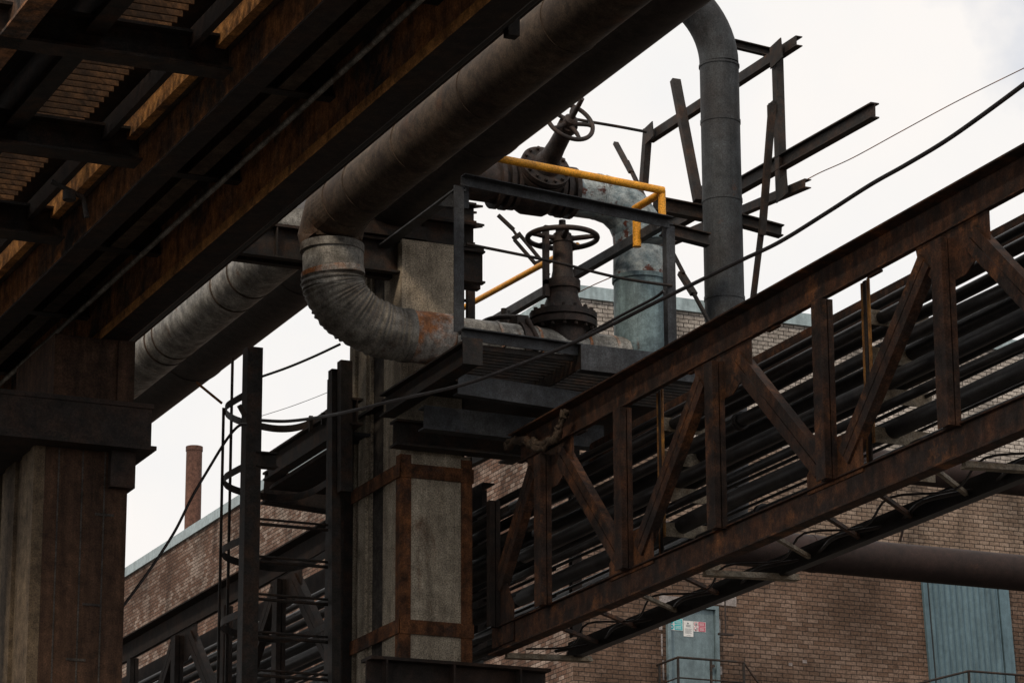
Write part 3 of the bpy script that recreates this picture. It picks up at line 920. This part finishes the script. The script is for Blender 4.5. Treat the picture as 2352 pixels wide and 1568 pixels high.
p = at(1158, 748, Y=38.6)
v3 = thing('small_valve', 'small valve behind the lower pipe showing only its low handwheel and stem', 'valve', p)
rm = MB()
sp = wheel(rm, p, (0, .1, 1), .33, .035, 4)
hw = build('handwheel', rm, 'valve', v3)
build('spoke', sp, 'valve', hw)
build('stem', MB().lathe(p, (0, 0, 1), [(-.5, .06), (-.04, .06), (-.04, .1), (.06, .1), (.06, .045), (.24, .045)], 14), 'valve', v3)
# clamp on the lower pipe
single('pipe_clamp', MB().tube([(16.22, YP, ZH), (16.34, YP, ZH)], .345, 30).box((16.2, YP - .12, ZH + .3), (16.36, YP + .14, ZH + .42)).tube([(16.3, YP - .2, ZH + .34), (16.38, YP - .34, ZH + .05), (16.36, YP - .33, ZH - .1)], .04, 8), 'valve',
       'dark clamp wrapped round the lower pipe left of the big valve', 'clamp')

# ------------------------------------------------------------------ service platform
YF = 34.72
pl = thing('service_platform', 'blue grey steel service platform with grating floor and yellow handrails round the valves', 'platform', (14.75, YF, 12.3))
zl, zr = 14.43, 14.24
A0 = Vector((14.72, YF, 0))
XRt = 17.52


def member(p0, p1, prof, m='bluegrey', name='beam', up=(0, 0, 1)):
    return build(name, MB().sweep(p0, p1, prof, up), m, pl)


# posts and top frame
member((14.75, YF, 12.5), (14.75, YF, zl - .06), Lp(.13, .13, .02, 1, 1), name='post', up=(0, 1, 0))
member((XRt, YF, 12.45), (XRt, YF, zr - .02), Lp(.12, .12, .02, -1, 1), name='post', up=(0, 1, 0))
member((14.7, YF - .02, zl), (XRt + .03, YF - .02, zr), [(-.005, -.06), (.01, -.06), (.01, .05), (.12, .05), (.12, .06), (-.005, .06)], name='top_frame')
member((XRt, YF, zr), (XRt, 41.2, zl), Lp(.1, .12, .02, 1, 1), name='top_frame')
member((14.78, YF, zl - .12), (14.78, 38.4, zl - .1), Lp(.16, .1, .02, -1, 1), name='top_frame')
build('gusset_plate', MB().plate([(14.45, YF + .1, zl - .32), (14.86, YF + .1, zl - .3), (14.86, YF + .1, zl - .02), (14.72, YF + .1, zl - .04)], (0, 1, 0), .015), 'bluegrey', pl)
for y in (39.6,):
    member((XRt + .03, y, 12.4), (XRt + .03, y, zl), Lp(.08, .08, .015, 1, 1), name='post', up=(0, 1, 0))
member((16.62, 38.9, 12.4), (16.62, 38.9, 15.1), I(.1, .1, .015, .015), name='post', up=(0, 1, 0), m='steel')
build('mid_rail', MB().tube(smooth_path([(14.77, YF - .03, 13.62), (15.9, YF - .03, 13.54), (16.8, YF - .03, 13.44), (XRt + .05, YF - .03, 13.42)], 6), .02, 8), 'steel', pl)
# yellow handrail
yr = [at(1142, 361, Y=YF + .03), at(1524, 438, Y=YF + .03)]
yr[0] -= X3 * .25
hz = yr[1].z
m1 = MB().tube([yr[0], yr[1]], .05, 16)
m1.tube([(XRt - .03, YF + .1, hz - .02), (XRt - .03, 35.55, hz)], .05, 14)
m1.tube([(XRt - .03, 37.3, hz + .02), (XRt - .03, 41.5, 14.92)], .042, 14)
hr = build('handrail', m1, 'yellow', pl)
build('handrail_post', MB().tube([(XRt - .03, YF + .05, zr + .03), (XRt - .03, YF + .05, hz)], .05, 14), 'yellow', hr)
build('handrail_post', MB().tube([(XRt - .03, 35.5, zr - .08), (XRt - .03, 35.5, hz - .0)], .055, 14), 'yellow', hr)
build('handrail_post', MB().tube([(XRt - .03, 37.55, zr - .05), (XRt - .03, 37.55, hz + .02)], .045, 14), 'ochre', hr)
# floor edge, beams, grating
FZ = 12.47
member((14.7, YF - .02, FZ), (16.28, YF - .02, FZ - .03), [(-.005, -.07), (.015, -.07), (.015, .05), (.1, .05), (.1, .065), (-.005, .065)], name='toe_board')
member((14.75, YF - .25, 12.19), (14.75, 37.25, 12.19), I(.2, .3, .025, .018), m='steel', name='side_beam')
build('end_plate', MB().box((14.62, YF - .27, 12.03), (14.88, YF - .252, 12.36)), 'steel', pl)
# boxed front edge on the right half
build('front_edge_beam', MB().box((16.26, YF - .12, 12.17), (18.4, YF - .1, 12.5)).box((16.26, YF - .1, 12.17), (18.4, YF + .04, 12.19)), 'bluegrey', pl)
build('side_plate', MB().box((16.26, YF - .098, 12.19), (16.28, YF + 1.35, 12.5)), 'steel', pl)
member((14.85, YF + .42, 11.98), (16.9, YF + .42, 11.9), Cc(.14, .26, .02, -1), name='support_beam')
member((14.82, 36.15, 11.8), (17.3, 36.15, 11.78), Cc(.2, .3, .025, -1), m='bluegrey', name='support_beam')
member((14.7, 36.9, 11.75), (17.3, 36.9, 11.75), I(.24, .34, .03, .02), m='steel', name='support_beam')
member((17.0, YF + .1, 12.1), (17.0, 38.6, 12.1), I(.2, .3, .025, .02), m='steel', name='support_beam')
member((18.3, YF, 12.1), (18.3, 39, 12.1), I(.2, .3, .025, .02), m='steel', name='support_beam')
gr = MB()
y = YF + .05
while y < 36.3:
    gr.box((14.86, y, 12.32), (16.24, y + .03, 12.385))
    gr.box((16.3, y, 12.26), (18.3, y + .03, 12.325))
    y += .13
for x in (15.3, 15.8, 16.9): gr.box((x, YF, 12.385), (x + .012, 36.3, 12.397))
build('grating', gr, 'steel', pl)
build('floor_plate', MB().box((14.86, 36.32, 12.36), (18.3, 38.6, 12.4)), 'steel', pl)
member((XRt + .1, 34.9, 12.45), (XRt + .1, 41.4, 12.6), Lp(.1, .15, .02, 1, 1), m='steel', name='side_beam')

# ------------------------------------------------------------------ pipe truss bridge
ZB0, ZB1, ZT0, ZT1 = 8.93, 9.3, 11.24, 11.6
FX, RX = 16.0, 16.95
NODE = [36.5, 35.0, 32.75, 30.43, 28.0, 25.62, 23.24, 20.86, 18.48, 16.1, 13.72, 11.34, 8.96]


def truss(t, fx, rx, nodes, zb0, zb1, zt0, zt1, ytop=None, lattice=True, mm='truss'):
    ya, yb = nodes[0] + .05, nodes[-1] - .3
    for x, s in ((fx, -1), (rx, 1)):
        front = s < 0
        # chords: upright plate with a horizontal leg to the outside
        yt = nodes[1] + .85
        build('top_chord', MB().box((x, yb, zt0), (x + .02, yt, zt1 - .02)).box((x - (.17 if front else -.02), yb, zt1 - .02), (x + (.02 if front else .19), yt, zt1)).box((x - (.05 if front else -.02), yb, zt0), (x - .0 if front else x + .07, yt, zt0 + .015)), mm, t)
        bc = MB()
        if front: bc.box((x, yb, zb0 + .02), (x + .02, ya, zb1)).box((x - .15, yb, zb0), (x + .02, ya, zb0 + .02)).box((x - .05, yb, zb1 - .015), (x, ya, zb1))
        else: bc.box((x, yb, zb0 + .05), (x + .02, ya, zb0 + .24)).box((x + .0, yb, zb0 + .03), (x + .12, ya, zb0 + .05))
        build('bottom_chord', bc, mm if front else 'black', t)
        for i, y in enumerate(nodes):
            w = .1 if i == 0 else .2
            pm = mm
            # posts: two angles back to back, on the outer face of the gussets
            if front:
                zl0, zl1 = (zb1 - .02, zt0 - .06) if i % 2 == 0 else (zb1 - .03, zt0 - .1)
                xo = x - .165
                if i == 0: zl1 = zt0 - .35
                pb = MB().box((xo, y - w / 2, zl0), (xo + .012, y + w / 2, zl1)).box((xo + .012, y - w / 2, zl0), (xo + .072, y - w / 2 + .012, zl1)).box((xo + .086, y - w / 2, zl0), (xo + .146, y - w / 2 + .012, zl1)).box((xo + .06, y - w / 2 + .012, zl0), (xo + .072, y + w / 2, zl1)).box((xo + .086, y - w / 2 + .012, zl0), (xo + .098, y + w / 2, zl1))
            else:
                pb = MB().box((x + .022, y - w / 2, zb0 + .3), (x + .036, y + w / 2, zt1 - .05)).box((x + .036, y - w / 2, zb0 + .3), (x + .16, y - w / 2 + .014, zt1 - .05))
            if front or i in (0, len(nodes) - 1): build('post', pb, 'dark' if i == 0 else mm, t)
            topn = (i % 2 == 1)
            if not front: continue
            if i + 1 < len(nodes):
                y2 = nodes[i + 1]
                za, zb = (zt0 - .18, zb1 + .17) if topn else (zb1 + .17, zt0 - .18)
                if i == 0: za = zb1 + .5
                p0 = Vector((x - .04, y - (.42 if topn else .26 if i else 0), za))
                p1 = Vector((x - .04, y2 + (.24 if topn else .42), zb))
                # two angles with a slit between them
                dd = MB()
                dd.sweep(p0, p1, [(-.125, .012), (-.007, .012), (-.007, -.012), (-.113, -.012), (-.113, -.1), (-.125, -.1)], (-1, 0, 0))
                dd.sweep(p0, p1, [(.007, .012), (.125, .012), (.125, -.1), (.113, -.1), (.113, -.012), (.007, -.012)], (-1, 0, 0))
                build('diagonal', dd, mm, t)
            # gusset plates
            if topn:
                g = [(y + .62, zt0 + .03), (y + .56, zt0 - .18), (y + .2, zt0 - .52), (y - .28, zt0 - .52), (y - .74, zt0 - .3), (y - .74, zt0 + .03)]
                gm = mm
            elif i:
                g = [(y + .55, zb1 - .05), (y + .55, zb1 + .16), (y + .2, zb1 + .42), (y - .3, zb1 + .42), (y - .6, zb1 + .3), (y - .6, zb1 - .05)]
                gm = 'rust'
            else:
                g = [(y + .22, zb1 - .25), (y + .22, zb1 + .5), (y - .25, zb1 + .5), (y - .45, zb1 + .2), (y - .45, zb1 - .25)]
                gm = mm
            build('gusset', MB().plate([(x - .008, a, c) for a, c in g], (-1, 0, 0), .012), gm, t)
    # bottom lacing between the two sides
    k = 0
    y = nodes[0] - .4
    while y > nodes[-1]:
        if k % 5 == 0: build('cross_beam', MB().sweep((fx + .03, y + .3, zb0 + .0), (rx + .25, y + .3, zb0 + .04), [(-.06, -.05), (.06, -.05), (.02, .02), (-.02, .02)]), 'pale', t)
        else: build('lacing_bar', MB().bar((fx, y - .35, zb0 + .02), (rx + .06, y + .72, zb0 + .1), .05, .04), 'pale' if k % 3 == 0 else mm, t)
        y -= 1.08
        k += 1


tr = thing('pipe_truss_bridge', 'rusty steel truss bridge full of black pipes rising to the right edge', 'truss', (FX, 36.6, ZB0))
truss(tr, FX, RX, NODE, ZB0, ZB1, ZT0, ZT1)
# pale pipe brackets and hangers, yellow light put into their ochre colour, beside the bottom-node posts
for yn in (NODE[2], NODE[4], NODE[6]):
    for z in (11.02, 10.62, 10.2, 9.78, 9.42):
        build('pipe_bracket', MB().box((FX + .24, yn - .42, z - .16), (RX - .02, yn - .4, z)).box((FX + .24, yn - .4, z - .012), (RX - .02, yn - .3, z)), 'pale', tr)
    h = MB().box((FX + .235, yn - .3, ZB1), (FX + .25, yn - .24, ZT0 + .1)).box((FX + .2, yn - .47, ZB1 + .3), (FX + .215, yn - .44, ZT0 + .1))
    h.box((FX + .2, yn - .44, ZB1 + .3), (FX + .22, yn - .425, ZT0 + .1))
    build('hanger', h, 'ochre', tr)
    build('hanger', MB().box((FX + .215, yn - .38, ZB1 + .1), (FX + .232, yn - .32, ZT0 + .1)), 'steel', tr)
for y in (34.2, 31.2, 29.35, 27.2):
    build('packing_plate', MB().box((FX - .01, y - .25, ZT0 - .025), (FX + .03, y, ZT0 - .001)), 'truss', tr)
# wads of old insulation caught on the end of the top chord
ragm = MB()
rnd = random.Random(5)
base = smooth_path([at(1165, 1022, X=15.9), at(1205, 1010, X=15.85), at(1240, 1022, X=15.84), at(1275, 1008, X=15.82), at(1290, 965, X=15.82), at(1300, 945, X=15.84)], 6)
for i in range(5):
    pts = [p + Vector((0, rnd.uniform(-.055, .055), rnd.uniform(-.06, .05))) for p in base]
    ragm.tube(pts, [rnd.uniform(.012, .045) for _ in pts], 8)
single('insulation_rag', ragm, 'insul', 'grey rag of old insulation caught on the left end of the truss top chord', 'rag')

t2 = thing('far_truss_bridge', 'darker pipe truss continuing behind the caged ladder at lower left', 'truss', (15.75, 39, 9))
N2 = [39.0 + 2.37 * k for k in range(10)][::-1]
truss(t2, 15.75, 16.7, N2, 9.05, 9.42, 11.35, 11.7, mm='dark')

PIPE = [(565, 25, 16.62), (601, 36, 16.38), (637, 34, 16.7), (680, 38, 16.45), (722, 44, 16.72), (764, 46, 16.42), (793, 22, 16.74), (822, 27, 16.4), (884, 52, 16.45), (953, 38, 16.7), (1000, 30, 16.4), (703, 13, 16.88), (743, 13, 16.86), (843, 11, 16.86), (918, 9, 16.84)]
ords = ['thin black pipe at the very top of the pipes in the truss', 'second black pipe from the top inside the truss', 'third black pipe from the top inside the truss',
        'fourth black pipe from the top inside the truss', 'fifth black pipe from the top inside the truss', 'sixth black pipe from the top inside the truss',
        'thinnest black pipe in the middle of the truss', 'narrow black pipe just above the widest one in the truss', 'widest black pipe in the lower half of the truss',
        'black pipe directly below the widest one in the truss', 'lowest black pipe hidden behind the truss bottom chord',
        'slim dark line just above the fifth black pipe in the truss', 'slim dark line just above the sixth black pipe in the truss',
        'slim dark line just above the widest black pipe in the truss', 'slimmest dark line just below the widest black pipe in the truss']
for (v, wpx, x), lb in zip(PIPE, ords):
    c = at(2274, v, X=x)
    dist = math.hypot(c.x, c.y)
    r = wpx * .9 / 2 * dist * 1.05 / F
    pp = [Vector((x + random.uniform(-.015, .015), 8.5 + 2.03 * k, c.z + random.uniform(-.016, .016))) for k in range(16)] + [Vector((x - .1, 62, c.z + .12))]
    m1 = MB().tube(smooth_path(pp, 3), r, 16)
    if r > .05:
        q = pp[random.choice((6, 7, 8, 9, 10, 11))]
        m1.tube([q - Y3 * .045, q - Y3 * .008], r * 1.38, 16).tube([q + Y3 * .008, q + Y3 * .045], r * 1.38, 16)
    single('black_pipe', m1, 'black', lb, 'pipe', 'black pipes running through the truss bridge')
# sagging cables in the bottom of the truss
for i, (x, dz, lb) in enumerate(((16.9, .02, 'loose black cable hanging along the rear bottom chord of the truss'), (16.5, .1, 'thinner black cable looping between the bottom lacing bars'))):
    pts = []
    y = 36.6
    while y > 9:
        pts.append((x + (.1 if len(pts) % 2 else -.1), y, ZB0 + .13 - dz * (len(pts) % 2)))
        y -= .9
    single('sagging_cable', MB().tube(smooth_path(pts, 5), .013 if i else .022, 8), 'cable', lb, 'cable')
sc = MB().box((RX + .03, 9, ZB0 + .1), (RX + .16, 36.9, ZB0 + .115)).box((RX + .145, 9, ZB0 + .115), (RX + .16, 36.9, ZB0 + .2))
single('cable_tray', sc, 'black', 'black perforated cable tray along the underside of the truss', 'tray')

bm0 = build('bolt', MB().lathe((0, 0, 0), (-1, 0, 0), [(0, .016), (.02, .016)], 6, False), 'steel', tr)
bm0.location = Vector((FX - .02, NODE[1] + .3, ZT0 - .1)) - Vector(tr['_o'])
for i, y in enumerate(NODE[1:7], 1):
    for dy in (-.5, -.34, .34, .5):
        for dz in (-.02, -.13):
            q = bm0.copy()
            COL.objects.link(q)
            q.parent = tr
            q.location = Vector((FX - .02, y + dy * .9, (ZT0 + dz - .03) if i % 2 else (ZB1 - dz + .02))) - Vector(tr['_o'])
# ------------------------------------------------------------------ tall pipe with gooseneck
TX, TY, TR = 19.0, 36.0, .262
tp = thing('tall_gooseneck_pipe', 'tall grey upright pipe curving over at the top right of centre', 'pipe', (TX, TY, 0))
build('riser', MB().tube([(TX, TY, 11.2), (TX, TY, 17.03)], TR, 36), 'tall', tp)
build('lower_elbow', MB().tube(arc((TX, TY + .6, 11.2), -Y3, -Z3, .6, 0, math.pi / 2, 10) + [Vector((TX, TY + 30, 10.6))], TR, 32), 'tall', tp)
ga = arc((TX - 1.02, TY, 17.05), X3, Z3, 1.02, 0, math.pi * .5, 16)
build('gooseneck', MB().tube(ga + [Vector((14.5, TY, 18.07))], TR, 36), 'tall', tp)
for z in (12.4, 13.75, 15.1, 16.2): build('seam', MB().tube([(TX, TY, z), (TX, TY, z + .05)], TR + .008, 36), 'tall', tp)
build('weld', MB().tube([(TX, TY, 17.0), (TX, TY, 17.03)], TR + .012, 36), 'tall', tp)

# ------------------------------------------------------------------ open steel frame behind
FXP = 19.7
fm = thing('open_trestle', 'open frame of dark steel beams and posts against the sky behind the tall pipe', 'frame', (FXP, 36, 15))


def fbar(a, c, prof, name, X=FXP, up=(0, 0, 1)):
    return build(name, MB().sweep(at(*a, X=X), at(*c, X=X), prof, up), 'steel', fm)


bx = lambda w, h: [(-w / 2, -h / 2), (w / 2, -h / 2), (w / 2, h / 2), (-w / 2, h / 2)]
fbar((1828, 93), (1487, 316), Cc(.1, .14, .014), 'beam')
fbar((2010, 253), (1490, 545), I(.12, .2, .018, .012), 'beam')
fbar((1848, 420), (1470, 580), Cc(.1, .12, .014), 'beam')
fbar((1785, 112), (1795, 444), bx(.11, .13), 'post', up=(0, 1, 0))
fbar((1488, 296), (1478, 430), bx(.1, .12), 'post', up=(0, 1, 0))
fbar((1551, 185), (1604, 462), bx(.09, .13), 'brace', X=19.5, up=(1, 0, 0))
fbar((1774, 238), (1750, 540), bx(.06, .09), 'brace', X=19.4, up=(1, 0, 0))
fbar((1750, 520), (1728, 700), bx(.05, .07), 'brace', X=19.4, up=(1, 0, 0))
fbar((1414, 329), (1450, 396), bx(.05, .07), 'brace', X=18.8, up=(1, 0, 0))
fbar((1448, 392), (1480, 460), bx(.03, .03), 'brace', X=18.8, up=(1, 0, 0))
p0 = at(1648, 95, X=19.2)
p1 = at(1785, 128, Y=p0.y)
build('beam', MB().sweep(p0, p1, Cc(.08, .12, .014)), 'steel', fm)
for (ua, va, ub, vb, yy, hh) in ((1500, 468, 1625, 492, 36.6, .2), (1520, 525, 1627, 552, 35.4, .17), (1640, 490, 1795, 532, 35.9, .16)):
    build('beam', MB().sweep(at(ua, va, Y=yy), at(ub, vb, Y=yy), I(.14, hh, .018, .012)), 'steel', fm)
build('brace', MB().bar(at(1440, 370, X=18.9), at(1530, 560, X=18.9), .04, .05, (1, 0, 0)), 'steel', fm)
for u, v, w in ((1782, 122, .17), (1795, 432, .16), (1490, 305, .14), (1604, 455, .15), (1770, 250, .1)):
    p = at(u, v, X=FXP - .09)
    build('connection_plate', MB().plate([p + Vector((0, -w, -w * .7)), p + Vector((0, w, -w)), p + Vector((0, w, w * .8)), p + Vector((0, -w * .8, w))], (1, 0, 0), .015), 'steel', fm)
single('bent_thin_rod', MB().tube(smooth_path([at(1290, 268, D=41.5), at(1355, 280, D=41.5), at(1420, 291, D=41.7), at(1484, 303, D=42)], 5), .022, 8), 'steel',
       'thin bent rod between the leaning valve handwheel and the frame post', 'rod')
# turnbuckle ties
tb = thing('turnbuckle_tie', 'slanting tie rod with an open turnbuckle against the sky left of the big valve', 'tie rod', at(1200, 570, Y=39.5))
Pq = lambda u, v: at(u, v, Y=39.5)
build('rod', MB().bar(Pq(1144, 494), Pq(1180, 528), .045).bar(Pq(1176, 525), Pq(1190, 545), .03), 'steel', tb)
build('turnbuckle', MB().bar(Pq(1193, 538), Pq(1247, 603), .04).bar(Pq(1181, 550), Pq(1229, 605), .04).bar(Pq(1180, 548), Pq(1195, 538), .07).bar(Pq(1228, 606), Pq(1249, 600), .06), 'steel', tb)
build('rod', MB().bar(Pq(1238, 604), Pq(1262, 632), .03), 'steel', tb)
tb = thing('clamped_tie_rod', 'thin tie rod with a clamp plate slanting across the sky left of the tall pipe', 'tie rod', at(1580, 640, X=18.6))
Pq = lambda u, v: at(u, v, X=18.6)
build('rod', MB().bar(Pq(1480, 455), Pq(1570, 628), .04, None, (1, 0, 0)).bar(Pq(1590, 668), Pq(1640, 760), .04, None, (1, 0, 0)), 'steel', tb)
build('clamp', MB().bar(Pq(1564, 628), Pq(1594, 676), .06, .09, (1, 0, 0)), 'steel', tb)

# ------------------------------------------------------------------ caged ladder and landing
YL = 38.5
ld = thing('caged_ladder', 'dark steel ladder with hooped safety cage left of the pale concrete column', 'ladder', (13.9, YL, 9))
LA, LB = 13.4, 14.58
build('stringer', MB().sweep((LA, YL, 3), (LA, YL, 13.13), [(-.07, -.1), (.14, -.1), (.14, .1), (-.07, .1)], (0, 1, 0)), 'steel', ld)
build('stringer', MB().sweep((LB - .02, YL, 3), (LB - .02, YL, 12.85), [(-.06, -.1), (.12, -.1), (.12, .1), (-.06, .1)], (0, 1, 0)), 'steel', ld)
for k, z in enumerate([10.83 - .49 * i for i in range(12)]):
    build('rung', MB().tube([(LA, YL - .03, z + .035), (LB, YL - .03, z + .035)], .017, 8).tube([(LA, YL - .03, z - .03), (LB, YL - .03, z - .03)], .022, 8), 'steel', ld)
for z in (12.52, 11.56, 10.6, 9.64, 8.7):
    pts = [Vector((LA - .12 + a, YL + .02 + c, z)) for a, c in ((.02, 0), (-.01, .4), (-.01, .74), (.12, 1.08), (.36, 1.34), (.67, 1.49), (1.0, 1.56), (1.22, 1.4), (1.32, 1.0), (1.32, .5), (1.3, .1))]
    pts = smooth_path(pts, 5)
    hb = MB()
    vs, fs = [], []
    for i, p in enumerate(pts):
        tg = (pts[min(i + 1, len(pts) - 1)] - pts[max(i - 1, 0)]).normalized()
        nn = Vector((tg.y, -tg.x, 0)) * .006
        vs += [p - nn - Z3 * .048, p + nn - Z3 * .048, p + nn + Z3 * .048, p - nn + Z3 * .048]
    for i in range(len(pts) - 1):
        for j in range(4): fs.append((i * 4 + j, i * 4 + (j + 1) % 4, i * 4 + 4 + (j + 1) % 4, i * 4 + 4 + j))
    hb.add(vs, fs)
    build('cage_hoop', hb, 'steel', ld)
for x, y, z1 in ((LA - .11, YL + .92, 12.55), (LA + .12, YL + 1.27, 13.35)):
    build('cage_bar', MB().bar((x, y, 6), (x, y, z1), .035, .02), 'steel', ld)
build('strap', MB().bar(at(450, 877, Y=YL + .9), at(510, 926, Y=YL + .8), .03), 'rust', ld)
build('strap', MB().bar(at(549, 930, Y=YL - .1), at(563, 956, Y=YL - .1), .05), 'steel', ld)

ln = thing('ladder_landing', 'dark steel landing between the caged ladder and the concrete column', 'landing', (14.6, 39, 12))
build('side_beam', MB().sweep((14.6, 41.3, 12.27), (14.6, 37.9, 12.27), I(.16, .36, .03, .02)), 'steel', ln)
build('cross_beam', MB().sweep(at(606, 1118, Y=41.6), at(812, 1150, Y=41.6), I(.2, .46, .03, .02)), 'dark', ln)
build('stub_beam', MB().sweep(at(585, 1055, Y=38.45), at(634, 1059, Y=38.45), I(.16, .2, .02, .02)), 'steel', ln)
build('deck', MB().box((14.65, 38.8, 12.0), (16.6, 41.4, 12.05)), 'dark', ln)
gr = MB()
for k in range(14): gr.box((14.68, 38.3 + k * .05, 12.06), (15.2, 38.315 + k * .05, 12.1))
build('grating', gr, 'bluegrey', ln)
build('post', MB().bar(at(768, 850, Y=38.2), at(768, 1600, Y=38.2), .12, .14, (0, 1, 0)), 'steel', ln)
build('post', MB().bar(at(792, 830, Y=38.0), at(792, 1130, Y=38.0), .16, .14, (0, 1, 0)), 'steel', ln)
build('post', MB().bar(at(790, 940, Y=38.9), at(790, 1600, Y=38.9), .2, .2, (0, 1, 0)), 'steel', ln)
for (u0, v0, u1, v1) in ((714, 955, 714, 990), (742, 948, 742, 975)):
    build('bracket', MB().bar(at(u0, v0, X=14.5), at(u1, v1, X=14.5), .04, .05, (1, 0, 0)), 'steel', ln)

# ------------------------------------------------------------------ cables
def cable(name, pts, r, label, m='cable'):
    P = [at(u, v, D=d) for u, v, d in pts]
    return single(name, MB().tube(smooth_path(P, 8), r, 8), m, label, 'cable')


cable('thick_cable', [(600, 965, 39.8), (655, 967, 39.4), (720, 960, 38.6), (800, 945, 37.2), (905, 920, 36), (1060, 884, 34.4), (1180, 842, 33.8), (1290, 799, 33.2), (1400, 748, 32.6), (1500, 697, 32.1), (1600, 648, 31.4), (1700, 599, 30.8), (1790, 556, 30.2), (1900, 488, 29.5), (2000, 424, 28.8), (2080, 379, 28.2), (2170, 325, 27.5), (2260, 262, 26.8), (2360, 188, 26)],
      .021, 'thick black cable sagging across the platform and up to the right edge')
cable('second_cable', [(1330, 778, 33.5), (1420, 728, 33), (1500, 686, 32.6), (1524, 668, 32.5)], .016, 'short dark cable just above the thick one in front of the blue riser')
cable('ladder_cable', [(603, 864, 39.8), (660, 844, 39.6), (720, 819, 39.5), (782, 790, 39.4)], .017, 'black cable from the ladder top to the corrugated elbow')
cable('drooping_cable', [(250, 1430, 39.5), (285, 1388, 39.6), (345, 1306, 39.8), (400, 1222, 40), (440, 1143, 40), (478, 1078, 40), (520, 1010, 39.9), (548, 978, 39.8), (568, 975, 39.7)], .019, 'black cable drooping from the ladder cage down to the brown column')
cable('thin_wire', [(1285, 694, 44), (1360, 656, 44), (1437, 621, 44), (1560, 553, 44), (1640, 512, 44), (1720, 476, 44), (1790, 442, 44), (1850, 414, 44), (1885, 396, 44), (1960, 362, 44), (2070, 302, 44), (2200, 232, 44), (2360, 153, 44)], .0075, 'very thin wire crossing the sky above the thick cable', 'rust')
cable('faint_wire', [(600, 955, 41), (660, 936, 41), (720, 914, 41), (766, 895, 41)], .004, 'faint thin wire between the ladder and the landing posts')

for o in list(bpy.data.objects):
    if '_o' in o.keys(): del o['_o']
